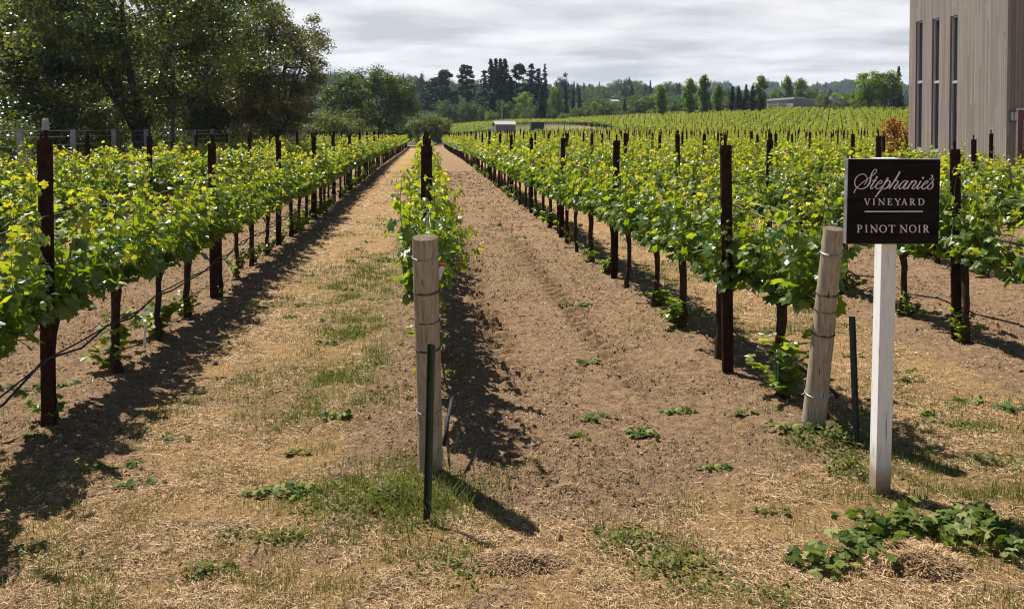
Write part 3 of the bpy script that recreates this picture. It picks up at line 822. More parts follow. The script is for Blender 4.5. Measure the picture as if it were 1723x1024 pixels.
S_ = [(485, 630), (550, 560), (590, 470), (575, 370), (520, 295), (430, 272), (330, 300), (230, 380), (175, 490), (165, 580), (195, 670), (250, 735), (350, 770), (450, 755), (560, 705), (640, 620), (690, 520), (715, 400), (740, 290), (790, 190), (850, 125), (900, 120), (915, 165), (880, 235), (770, 325), (700, 365), (560, 465), (400, 580), (260, 695), (180, 800), (140, 905)]
script(mb, S_, [24, 24, 24, 24, 24, 24, 26, 30, 32, 32, 30, 27, 27, 30, 36, 46, 56, 54, 40, 28, 25, 25, 25, 26, 24, 22, 22, 22, 24, 30, 36], A1)
script(mb, [(940, 345), (870, 460), (780, 600), (710, 700), (700, 750), (740, 762), (800, 720), (885, 640)], [48, 46, 44, 40, 30, 26, 22, 20], A1)
script(mb, [(765, 492), (840, 490), (910, 485)], 26, A1)
script(mb, [(870, 650), (960, 610), (1050, 585), (1098, 530), (1090, 492), (1040, 490), (960, 560), (895, 660), (888, 730), (930, 762), (1000, 745), (1090, 670)], [20, 22, 24, 28, 28, 24, 34, 42, 38, 28, 24, 22], A1)
script(mb, [(1310, 390), (1200, 560), (1080, 760), (970, 900), (866, 1045)], [50, 48, 46, 46, 46], A1)
script(mb, [(1200, 580), (1290, 495), (1345, 490), (1368, 550), (1320, 660), (1220, 750), (1150, 765), (1110, 735)], [20, 24, 34, 42, 40, 30, 24, 24], A1)
script(mb, [(1170, 760), (1250, 745), (1380, 640)], [22, 20, 20], A1)
script(mb, [(285, 185), (150, 410), (0, 620), (-95, 762)], [50, 48, 46, 46], A2)
script(mb, [(-10, 640), (90, 515), (165, 485), (212, 512), (190, 580), (95, 690), (68, 740), (100, 768), (160, 730), (250, 640)], [18, 22, 30, 42, 44, 42, 36, 28, 22, 20], A2)
script(mb, [(530, 510), (455, 490), (360, 545), (270, 640), (242, 720), (280, 765), (340, 730), (430, 620), (540, 500)], [24, 28, 36, 42, 40, 28, 22, 20, 22], A2)
script(mb, [(555, 490), (440, 660), (403, 730), (430, 768), (500, 730), (560, 680)], [46, 44, 40, 28, 22, 20], A2)
script(mb, [(705, 490), (600, 640), (520, 765)], [46, 46, 46], A2)
script(mb, [(600, 640), (700, 545), (790, 490), (832, 515), (808, 580), (712, 690), (690, 740), (730, 768), (790, 730), (880, 640)], [18, 20, 28, 42, 44, 42, 36, 28, 22, 20], A2)
script(mb, [(1000, 493), (900, 650), (858, 730), (888, 768), (950, 725), (1060, 620)], [46, 44, 40, 28, 22, 20], A2)
script(mb, [(1040, 395), (1096, 395)], 62, A2)
script(mb, [(1040, 640), (1140, 600), (1218, 560), (1244, 510), (1212, 490), (1140, 530), (1050, 640), (1030, 720), (1080, 768), (1150, 740), (1225, 670)], [20, 22, 24, 28, 28, 26, 40, 42, 30, 24, 22], A2)
script(mb, [(1345, 312), (1388, 318), (1396, 365), (1350, 418), (1285, 445)], [34, 40, 34, 26, 22], A2)
script(mb, [(1440, 425), (1390, 510), (1300, 610), (1225, 690)], [36, 26, 24, 24], A2)
script(mb, [(1385, 500), (1404, 600), (1385, 700), (1315, 765), (1250, 765), (1220, 710), (1262, 645)], [36, 44, 40, 28, 28, 38, 50], A2)
mb.obj('script_lettering', M_letter, bo)
# serif capitals: strokes in a unit box, (x0,y0,x1,y1,width); arcs (cx,cy,rx,ry,a0,a1,w0,wmax)
TH, TN, SF = .155, .07, .065
def arc(cx, cy, rx, ry, a0, a1, thin, thick, n=14):
    out = []; w = []
    for a in np.linspace(math.radians(a0), math.radians(a1), n):
        out.append((cx + rx * math.cos(a), cy + ry * math.sin(a))); w.append(thin + (thick - thin) * abs(math.cos(a)) ** 1.3)
    return out, w
def glyph(c):
    L = []; st = lambda a, b, c_, d, w: L.append(([(a, b), (c_, d)], [w, w]))
    if c == 'I': st(.5, 0, .5, 1, TH / .45); st(.1, .03, .9, .03, SF); st(.1, .97, .9, .97, SF)
    if c == 'V': st(.13, .98, .52, 0, TH); st(.88, .98, .52, .02, TN); st(0, .97, .32, .97, SF); st(.7, .97, 1, .97, SF)
    if c == 'A': st(.5, 1, .86, .02, TH); st(.5, .98, .15, .02, TN); st(.27, .36, .72, .36, TN); st(0, .03, .3, .03, SF); st(.7, .03, 1, .03, SF)
    if c == 'N': st(.15, 0, .15, .98, TN); st(.12, .98, .85, .03, TH); st(.86, 0, .86, 1, TN); st(0, .97, .2, .97, SF); st(0, .03, .32, .03, SF); st(.7, .97, 1, .97, SF)
    if c == 'E': st(.25, 0, .25, 1, TH); st(.05, .965, .88, .965, TN); st(.05, .035, .95, .035, TN); st(.25, .52, .72, .52, TN); st(.88, .80, .88, .99, SF); st(.95, .01, .95, .22, SF); st(.72, .42, .72, .62, SF)
    if c == 'Y': st(.12, .98, .5, .45, TH); st(.88, .98, .52, .45, TN); st(.52, 0, .52, .5, TH); st(0, .97, .32, .97, SF); st(.7, .97, 1, .97, SF); st(.33, .03, .72, .03, SF)
    if c in 'RP':
        st(.22, 0, .22, 1, TH); st(.04, .97, .4, .97, SF); st(.04, .03, .42, .03, SF)
        L.append(arc(.42, .735, .36 if c == 'P' else .3, .235, 90, -90, TN, TH)); st(.22, .97, .43, .97, TN); st(.22, .50, .43, .50, TN)
    if c == 'R': st(.42, .5, .86, .03, TH); st(.78, .03, 1.02, .03, SF)
    if c == 'D': st(.2, 0, .2, 1, TH); st(.02, .97, .4, .97, SF); st(.02, .03, .4, .03, SF); L.append(arc(.38, .5, .54, .47, 90, -90, TN, TH))
    if c == 'O': L.append(arc(.5, .5, .43, .48, 0, 360, TN, TH, 26))
    if c == 'T': st(.5, 0, .5, .98, TH); st(.04, .965, .96, .965, TN); st(.04, .78, .05, .99, SF); st(.96, .78, .95, .99, SF); st(.3, .03, .7, .03, SF)
    return L
def word(mb, items, y0, y1):
    for c, xa, xb in items:
        for pts, w in glyph(c):
            P = []; 
            for (u, v) in pts:
                P.append((1430 + (xa + u * (xb - xa)) / 11.487, 320 + (y1 + (y0 - y1) * v) / 11.487))
            sc_ = ((xb - xa) if c == 'I' else (y1 - y0)) / 11.487
            ribbon(mb, P, np.array(w) * sc_)
mb = MB()
word(mb, [('V', 268, 390), ('I', 428, 483), ('N', 535, 668), ('E', 712, 805), ('Y', 850, 975), ('A', 980, 1095), ('R', 1138, 1250), ('D', 1300, 1425)], 125, 252)
word(mb, [('P', 125, 240), ('I', 272, 335), ('N', 378, 525), ('O', 552, 695), ('T', 725, 858), ('N', 945, 1095), ('O', 1122, 1262), ('I', 1290, 1350), ('R', 1390, 1508)], 625, 768)
ribbon(mb, [(1430 + 275 / 11.487, 320 + 373 / 11.487), (1430 + 1393 / 11.487, 320 + 370 / 11.487)], 1.9)
mb.obj('capital_lettering', M_letter, bo)
tag(se, 'black square vineyard sign with pale lettering on a white wooden post', 'sign')

# ---------------------------------------------------------------- winery building (vertical weathered boards)
def board_mat():
    m, nt = new_mat('weathered_vertical_boards'); b = NB(nt)
    tcn = b.n('ShaderNodeTexCoord').outputs['Object']
    sx = b.n('ShaderNodeSeparateXYZ', {0: tcn}); s = b.math('ADD', sx.outputs[0], b.math('MULTIPLY', sx.outputs[1], 1.0))
    u = b.math('DIVIDE', s, 0.098); cell = b.math('FLOOR', u); fr = b.math('FRACT', u)
    wn_ = b.n('ShaderNodeTexWhiteNoise', noise_dimensions='1D'); nt.links.new(cell, wn_.inputs['W'])
    rnd = wn_.outputs['Value']
    vseg = b.math('FLOOR', b.math('ADD', b.math('DIVIDE', sx.outputs[2], 2.4), b.math('MULTIPLY', rnd, 7.0)))
    cv = b.n('ShaderNodeCombineXYZ', {0: cell, 1: vseg}).outputs[0]
    r2 = b.n('ShaderNodeTexWhiteNoise', {'Vector': cv}, noise_dimensions='2D').outputs['Value']
    mp = b.n('ShaderNodeMapping', {'Vector': tcn, 'Scale': (1, 1, .05)}).outputs[0]
    gr = b.noise(mp, 28, 8, .65); big = b.noise(b.n('ShaderNodeMapping', {'Vector': tcn, 'Scale': (1, 1, .25)}).outputs[0], 1.6, 5)
    col = b.ramp(b.math('ADD', b.math('MULTIPLY', r2, .45), b.math('MULTIPLY', gr, .55)), [(.2, (.185, .160, .140)), (.5, (.235, .207, .183)), (.8, (.285, .253, .226))])
    col = b.mix(b.math('MULTIPLY', b.math('SUBTRACT', big, .5), 1.6, True), col, (.18, .155, .135))
    knot = b.math('GREATER_THAN', b.noise(b.n('ShaderNodeMapping', {'Vector': tcn, 'Scale': (1, 1, .3)}).outputs[0], 9, 2), .73)
    col = b.mix(knot, col, (.14, .11, .09))
    gap = b.math('LESS_THAN', b.math('MINIMUM', fr, b.math('SUBTRACT', 1.0, fr)), .045)
    col = b.mix(gap, col, (.10, .085, .072))
    p = b.n('ShaderNodeBsdfPrincipled', {'Base Color': col, 'Roughness': .9, 'Specular IOR Level': .1})
    hh = b.math('ADD', b.math('MULTIPLY', b.math('SUBTRACT', 1.0, gap), b.math('ADD', 1.0, b.math('MULTIPLY', r2, .8))), b.math('MULTIPLY', gr, .3))
    bp = b.n('ShaderNodeBump', {'Strength': .7, 'Distance': .012, 'Height': hh}); nt.links.new(bp.outputs[0], p.inputs['Normal'])
    b.out(p.outputs[0]); return m
M_board = board_mat()
M_frame = simple_mat('aluminium_frame', (.42, .43, .45), (.52, .53, .55), 10, .4, .5, metal=.2)
m_, nt_ = new_mat('dark_glass'); b_ = NB(nt_)
b_.out(b_.n('ShaderNodeBsdfPrincipled', {'Base Color': (.012, .014, .012, 1), 'Roughness': .04, 'Specular IOR Level': .9}).outputs[0]); M_glass = m_
C0 = atd(1693, 262, 23.8); C1 = atd(1528, 262, 29.9); C0.z = C1.z = 0
av = (C1 - C0); WL = av.length; av.normalize(); nv = Vector((-av.y, av.x, 0))       # av: along wall, nv: outward (left)
bz = H(C0.x, C0.y)
bld = empty('winery_building', (C0.x, C0.y, bz - .1)); bld.rotation_euler = (0, 0, math.atan2(av.y, av.x))
# local frame: +X along left wall away from camera, +Y outward to the left, wall plane y = 0; body extends to -Y
def wall_hit(px, py):
    r = ray(px, py); o = Vector((0, 0, CAMH)); t = (C0 - o).dot(nv) / r.dot(nv); p = o + r * t
    return (p - C0).dot(av), p.z - (bz - .1)
HT = 9.2; TWK = .22
wins = []
for (xa, xb, yt, yb) in ((1541.4, 1552.7, 35.6, 251.7), (1569, 1581, 31, 254), (1599.4, 1612, 26.4, 257.8)):
    s0, zt = wall_hit(xa, yt); s1, zt2 = wall_hit(xb, yt); _, zb = wall_hit((xa + xb) / 2, yb); _, zm = wall_hit((xa + xb) / 2, 138)
    wins.append((min(s0, s1), max(s0, s1), zb, zm, (zt + zt2) / 2))
wins.sort()
mb = MB(); cur = 0.0
for (a, c, zb, zm, zt) in wins:
    mb.box(cur, a, -TWK, 0, -.2, HT); mb.box(a, c, -TWK, 0, -.2, zb); mb.box(a, c, -TWK, 0, zt, HT); cur = c
mb.box(cur, WL, -TWK, 0, -.2, HT)
mb.obj('side_wall', M_board, bld)
BLW = 11.0
mb = MB()
dx0 = -(wins[0][0])  # placeholder
# front wall (faces the camera, in shade) with a door opening
o = Vector((0, 0, CAMH)); fn = -av
def front_hit(px, py):
    r = ray(px, py); t = (C0 - o).dot(fn) / r.dot(fn); p = o + r * t
    return -(p - C0).dot(nv), p.z - (bz - .1)
d0, dt = front_hit(1709, 182); d0i, _ = front_hit(1712, 182)
DW = 2.0
mb.box(0, TWK, -d0, -TWK - .001, -.2, HT); mb.box(0, TWK, -(d0 + DW), -d0, dt, HT); mb.box(0, TWK, -BLW, -(d0 + DW), -.2, HT)
mb.obj('front_wall', M_board, bld)
mb = MB(); mb.box(TWK + .001, WL, -BLW, -BLW + TWK, -.2, HT); mb.box(WL - TWK, WL, -BLW + TWK + .001, -TWK - .001, -.2, HT); mb.obj('rear_walls', M_board, bld)
mb = MB(); mb.box(-.1, WL + .1, -BLW - .1, .1, HT, HT + .18); mb.obj('roof', simple_mat('roof_metal', (.12, .12, .12), (.2, .2, .2)), bld)
for (a, c, zb, zm, zt) in wins:
    fw = .055; mb = MB()
    mb.box(a + .001, a + fw, -.14, -.05, zb, zt); mb.box(c - fw, c - .001, -.14, -.05, zb, zt)
    mb.box(a + fw, c - fw, -.14, -.05, zt - fw, zt - .001); mb.box(a + fw, c - fw, -.14, -.05, zb + .001, zb + fw)
    mb.box(a + fw, c - fw, -.13, -.055, zm - .04, zm + .04)
    mb.box(a - .03, c + .03, -.05, .02, zb - .04, zb + .0)
    w = mb.obj('window', M_frame, bld)
    mb = MB(); mb.box(a + fw, c - fw, -.115, -.105, zb + fw, zm - .04); mb.box(a + fw, c - fw, -.115, -.105, zm + .04, zt - fw); mb.obj('pane', M_glass, w)
mb = MB(); mb.box(-.03, .06, -d0 - .05, -d0, -.1, dt); mb.box(-.03, .06, -(d0 + DW), -(d0 + DW) + .05, -.1, dt); mb.box(-.03, .06, -(d0 + DW) + .05, -d0 - .05, dt - .05, dt)
fr_ = mb.obj('door_frame', M_frame, bld)
mb = MB(); mb.box(.07, .12, -(d0 + DW) + .055, -d0 - .055, -.1, dt - .055); dr = mb.obj('door', simple_mat('dark_red_paint', (.10, .008, .010), (.16, .014, .016), 5, .4, .5), bld)
mb = MB(); mb.box(.055, .0695, -(d0 + DW) + .3, -d0 - .22, .15, dt - .3); mb.obj('pane', M_glass, dr)
l0, lt = front_hit(1699, 187); l1, lb = front_hit(1708, 205)
lamp = empty('wall_lamp', bld.matrix_world.translation.copy()); lamp.rotation_euler = bld.rotation_euler
mb = MB(); mb.box(-.09, -.002, -l1, -l0, lb, lb + .03); mb.box(-.09, -.002, -l1, -l0, lt - .03, lt); mb.box(-.02, -.002, -l1, -l0, lb + .03, lt - .03)
mb.box(-.092, -.08, -(l0 + l1) / 2 - .008, -(l0 + l1) / 2 + .008, lb + .03, lt - .03)
mb.obj('housing', simple_mat('lamp_metal', (.05, .05, .055), (.08, .08, .09), 8, .5, .5), lamp)
mb = MB(); mb.box(-.08, -.021, -l1 + .01, -l0 - .01, lb + .031, lt - .031); mb.obj('lamp_glass', simple_mat('frosted_glass', (.35, .37, .40), (.45, .47, .5), 8, .3, .5), lamp)
tag(lamp, 'unlit frosted wall lamp beside the dark red door', 'lamp')
tag(bld, 'tall grey wooden building with three slit windows and red door', 'building')
bpy.context.view_layer.update(); lamp.location = bld.location

# ---------------------------------------------------------------- trees
def tree_mats():
    T = {}
    T['oak'] = foliage_mat('oak_leaf', [(0, (.024, .050, .010)), (.6, (.055, .098, .018)), (1, (.12, .165, .03))], [(0, (.05, .12, .005)), (1, (.22, .34, .015))], .32, .5, .3, .6)
    T['glint'] = foliage_mat('bay_leaf', [(0, (.036, .056, .016)), (.6, (.088, .118, .034)), (1, (.20, .225, .07))], [(0, (.09, .15, .010)), (1, (.42, .47, .04))], .36, .32, .95, .0)
    T['olive'] = foliage_mat('olive_leaf', [(0, (.06, .066, .028)), (.6, (.13, .13, .052)), (1, (.22, .21, .09))], [(0, (.13, .15, .02)), (1, (.40, .38, .06))], .3, .38, .7, .0)
    T['bright'] = foliage_mat('bright_leaf', [(0, (.055, .10, .014)), (.6, (.12, .19, .025)), (1, (.22, .28, .04))], [(0, (.18, .32, .01)), (1, (.45, .58, .03))], .42, .5, .2, .5)
    T['willow'] = foliage_mat('willow_leaf', [(0, (.065, .090, .026)), (.6, (.14, .165, .052)), (1, (.22, .24, .09))], [(0, (.14, .20, .02)), (1, (.34, .38, .06))], .32, .5, .2, .4)
    T['conifer'] = foliage_mat('conifer_needles', [(0, (.012, .026, .010)), (.6, (.028, .048, .016)), (1, (.060, .080, .026))], [(0, (.02, .04, .006)), (1, (.06, .09, .01))], .12, .6, .15, .5)
    T['haze'] = foliage_mat('far_leaf', [(0, (.020, .034, .014)), (.6, (.040, .058, .022)), (1, (.07, .09, .03))], [(0, (.03, .05, .01)), (1, (.08, .11, .02))], .2, .5, .3, .8)
    T['orange'] = foliage_mat('orange_leaf', [(0, (.14, .05, .012)), (1, (.30, .12, .02))], [(0, (.3, .10, .01)), (1, (.6, .25, .02))], .35, .5)
    return T
TM = tree_mats()
M_tbark = simple_mat('tree_bark', (.030, .024, .020), (.11, .095, .080), 9, .95, .1, bump=.8, stretch=(1, 1, .3))

def blob_leaves(mb, rs, cen, rad, n, leaf, flat=.75, tint0=.35, up=.6, tv=.22):
    cen = np.asarray(cen); m = len(cen)
    C = np.repeat(cen, n, 0); Rb = np.repeat(rad, n)
    d = rs.normal(0, 1, (m * n, 3)); d /= np.linalg.norm(d, axis=1)[:, None]
    rr_ = (rs.rand(m * n) ** .45) * Rb
    P = C + d * rr_[:, None] * np.array([1, 1, flat])
    N = d * .8 + rs.normal(0, .6, (m * n, 3)) + np.array([0, 0, up])
    D = rs.normal(0, 1, (m * n, 3)) + np.array([0, 0, -.2])
    S = leaf * rs.uniform(.6, 1.3, m * n)
    tb = np.repeat(rs.normal(0, tv, m), n)
    T = np.clip(tint0 + tb + rs.normal(0, .16, m * n), 0, 1)
    leaves(mb, P, N, D, S, T, LEAF_LOW, cup=.0)
def ell_blobs(rs, m, H_, R, z0, rb, shape=1.0, lump=.25):
    """blob centres filling an uneven ellipsoid between z0 and H_"""
    out = []; cz = z0 + (H_ - z0) * .48; hz = (H_ - z0) * .5
    ph = rs.uniform(0, 6.28, 4)
    while len(out) < m:
        d = rs.normal(0, 1, 3); d /= np.linalg.norm(d)
        f = rs.uniform(.35, 1) ** .6
        a = math.atan2(d[1], d[0]); k = 1 + lump * (.5 * math.sin(2 * a + ph[0]) + .5 * math.sin(3 * a + ph[1] + 3 * d[2]) + .4 * math.sin(5 * a + ph[2] + 5 * d[2]))
        rad = R * (1 - rb * .5 / R) * k
        p = np.array([d[0] * f * rad, d[1] * f * rad, cz + d[2] * f * (hz - rb * .4) * (1 + .5 * (k - 1))])
        out.append(p)
    return np.array(out)
def broadleaf(seed, H_, R, z0, m, n, leaf, rb, mat, flat=.75, trunk=.35, fork=None, tint0=.35, tubes=True, nlimb=6, lump=.25):
    rs = rngf(seed); mb = MB(); tb = MB()
    cen = ell_blobs(rs, m, H_, R, z0, rb, lump=lump)
    rad = rb * rs.uniform(.6, 1.35, m)
    blob_leaves(mb, rs, cen, rad, n, leaf, flat, tint0)
    fz = fork if fork is not None else z0 * .8
    tb.tube([(0, 0, -.4), (.03, 0, .1), (rs.normal(0, .1), rs.normal(0, .1), fz * .6), (rs.normal(0, .1), 0, fz)], [trunk * 1.35, trunk, trunk * .82, trunk * .75], 10, True, jit=.15, rs=rs)
    if tubes:
        # limbs, each serving the blobs nearest to it
        la = []
        for i in range(nlimb):
            a = 6.283 * (i + rs.uniform(-.3, .3)) / nlimb; rr_ = R * rs.uniform(.35, .6); zt = fz + (H_ - fz) * rs.uniform(.55, .85)
            end = np.array([math.cos(a) * rr_, math.sin(a) * rr_, zt]); st = np.array([0, 0, fz * rs.uniform(.75, 1)])
            pts = [st + (end - st) * t + np.array([0, 0, -.12 * H_ * math.sin(t * math.pi) * .5]) + rs.normal(0, .012 * H_, 3) * (t > 0) for t in np.linspace(0, 1, 7)]
            tb.tube(pts, np.linspace(trunk * .55, trunk * .12, 7), 7, False, jit=.15, rs=rs); la += [(p, i) for p in pts[2:]]
        lp = np.array([p for p, _ in la])
        for c in cen[:: max(1, m // 90)]:
            j = np.argmin(((lp - c) ** 2).sum(1) + 3 * np.maximum(0, lp[:, 2] - c[2]) ** 2); s = lp[j]
            mid = (s + c) / 2 + rs.normal(0, .03 * R, 3)
            tb.tube([s, mid, c], [trunk * .13, trunk * .08, trunk * .03], 4, False)
    return tb.mesh('trunk', M_tbark, True), mb.mesh('crown', mat)
def conifer(seed, H_, R, z0, mat, dens=1.0, leaf=.5, power=.85, irr=.3, trunk=.35):
    rs = rngf(seed); mb = MB(); tb = MB(); P = []; N = []; D = []; S = []; T = []
    tb.tube([(0, 0, -.4), (0, 0, H_ * .5), (0, 0, H_ * .98)], [trunk, trunk * .6, .04], 7)
    z = z0; step = .55 / dens
    while z < H_ * .985:
        f = (z - z0) / (H_ - z0); L = R * (max(0.02, 1 - f) ** power) * (1 if f > .08 else .7)
        sect = 1 + irr * rs.uniform(-1, 1) * .5
        for b in range(5):
            a = rs.uniform(0, 6.283); l = L * rs.uniform(.6, 1.1) * sect + .15
            k = max(3, int(l / leaf * 3.2)); tint = .35 + rs.normal(0, .2)
            tb.tube([(0, 0, z), (math.cos(a) * l * .9, math.sin(a) * l * .9, z - .14 * l)], [.05, .015], 3, False)
            for j in range(k):
                t = (j + .6) / k; w = .22 * l * (1 - t * .6) + .05
                P.append((math.cos(a) * l * t + rs.normal(0, w * .6), math.sin(a) * l * t + rs.normal(0, w * .6), z - .16 * l * t + .10 * l * t * t + rs.normal(0, .12)))
                N.append((rs.normal(0, .6), rs.normal(0, .6), 1)); D.append((math.cos(a), math.sin(a), rs.normal(-.3, .4))); S.append(leaf * rs.uniform(.6, 1.3)); T.append(tint + rs.normal(0, .12))
        z += step * rs.uniform(.7, 1.3)
    leaves(mb, np.array(P), np.array(N), np.array(D), np.array(S), np.clip(T, 0, 1), LEAF_LOW, .0)
    return tb.mesh('trunk', M_tbark, True), mb.mesh('crown', mat)
def poplar(seed, H_, R, mat, leaf=.4):
    rs = rngf(seed); m = 75; cen = []
    for i in range(m):
        f = (i + .5) / m; z = H_ * (.05 + .92 * f); r = R * (math.sin(min(1, f * 1.25 + .12) * math.pi * .5 if f < .7 else math.pi * (.5 + (f - .7) * 1.35))) 
        a = rs.uniform(0, 6.28); q = r * rs.uniform(.1, .85); cen.append((math.cos(a) * q, math.sin(a) * q, z))
    mb = MB(); tb = MB(); blob_leaves(mb, rs, np.array(cen), R * .42 * rs.uniform(.7, 1.25, m), 60, leaf, 1.5, .45)
    tb.tube([(0, 0, -.4), (0, 0, H_ * .8)], [.25, .05], 6)
    return tb.mesh('trunk', M_tbark, True), mb.mesh('crown', mat)
def pine(seed, H_, R, z0, mat, leaf=.5):
    rs = rngf(seed); cen = []; tb = MB(); m = 46
    for i in range(m):
        f = rs.rand(); z = z0 + (H_ - z0) * f; r = R * math.sin(math.pi * (.15 + .78 * f)) ** .7 * rs.uniform(.25, 1.0); a = rs.uniform(0, 6.28)
        c = (math.cos(a) * r, math.sin(a) * r, z); cen.append(c); tb.tube([(0, 0, z - .25 * r), c], [.08, .03], 3, False)
    mb = MB(); blob_leaves(mb, rs, np.array(cen), R * .34 * rs.uniform(.6, 1.3, m), 110, leaf * 1.15, .5, .35)
    tb.tube([(0, 0, -.4), (.1, 0, H_ * .5), (0, 0, H_ * .97)], [.38, .26, .06], 7)
    return tb.mesh('trunk', M_tbark, True), mb.mesh('crown', mat)

LIBT = {}
def proto(kind):
    if kind in LIBT: return LIBT[kind]
    k, v = kind.split('_'); v = int(v); sd = 900 + hash_(kind)
    if k == 'oak': r = broadleaf(sd, 10, 5.6, 1.0, 60, 95, .34, 1.45, TM['oak'])
    elif k == 'bright': r = broadleaf(sd, 10, 4.6, 1.0, 60, 95, .34, 1.3, TM['bright'], tint0=.45)
    elif k == 'willow': r = broadleaf(sd, 10, 6.0, .3, 60, 100, .34, 1.7, TM['willow'], tint0=.4)
    elif k == 'conifer': r = conifer(sd, 20, 3.6, .5, TM['conifer'], 2.3, .62)
    elif k == 'redwood': r = conifer(sd, 20, 3.0, 1.0, TM['conifer'], 2.3, .6, .8, .6)
    elif k == 'sparse': r = conifer(sd, 20, 2.6, 3, TM['conifer'], 1.5, .6, .75, .9)
    elif k == 'poplar': r = poplar(sd, 14, 2.1, TM['bright'])
    elif k == 'pine': r = pine(sd, 20, 4.0, 8, TM['conifer'])
    elif k == 'gum': r = broadleaf(sd, 20, 5.5, 7, 50, 80, .6, 1.7, TM['haze'], lump=.5)
    LIBT[kind] = r; return r
def hash_(s):
    h = 0
    for c in s: h = (h * 31 + ord(c)) % 9973
    return h
SIZES = {'oak': (10, 5.6), 'bright': (10, 4.6), 'willow': (10, 6.0), 'conifer': (20, 3.6), 'redwood': (20, 3.0), 'sparse': (20, 2.6), 'poplar': (14, 2.1), 'pine': (20, 4.0), 'gum': (20, 5.5)}
NAMES = {'oak': 'oak_tree', 'bright': 'leafy_tree', 'willow': 'willow_shrub', 'conifer': 'conifer_tree', 'redwood': 'redwood_tree', 'sparse': 'redwood_tree', 'poplar': 'poplar_tree', 'pine': 'pine_tree', 'gum': 'eucalyptus_tree'}
def ground_at(x, y): return float(big_h(x, y))
def put(kind, px, ytop, wpx, d, label, group=None, cat='tree'):
    p = atd(px, 219, d); gz = ground_at(p.x, p.y)
    ztop = atd(px, ytop, d).z; h = ztop - gz
    k = kind.split('_')[0]; H0, R0 = SIZES[k]; r = wpx / F * d / 2
    tr, cr = proto(kind); e = empty(NAMES[k], (p.x, p.y, gz - .05), rr.uniform(0, 6.28)); e.scale = (r / R0, r / R0, h / H0)
    link('trunk', tr, e); link('crown', cr, e); return tag(e, label, cat, group)
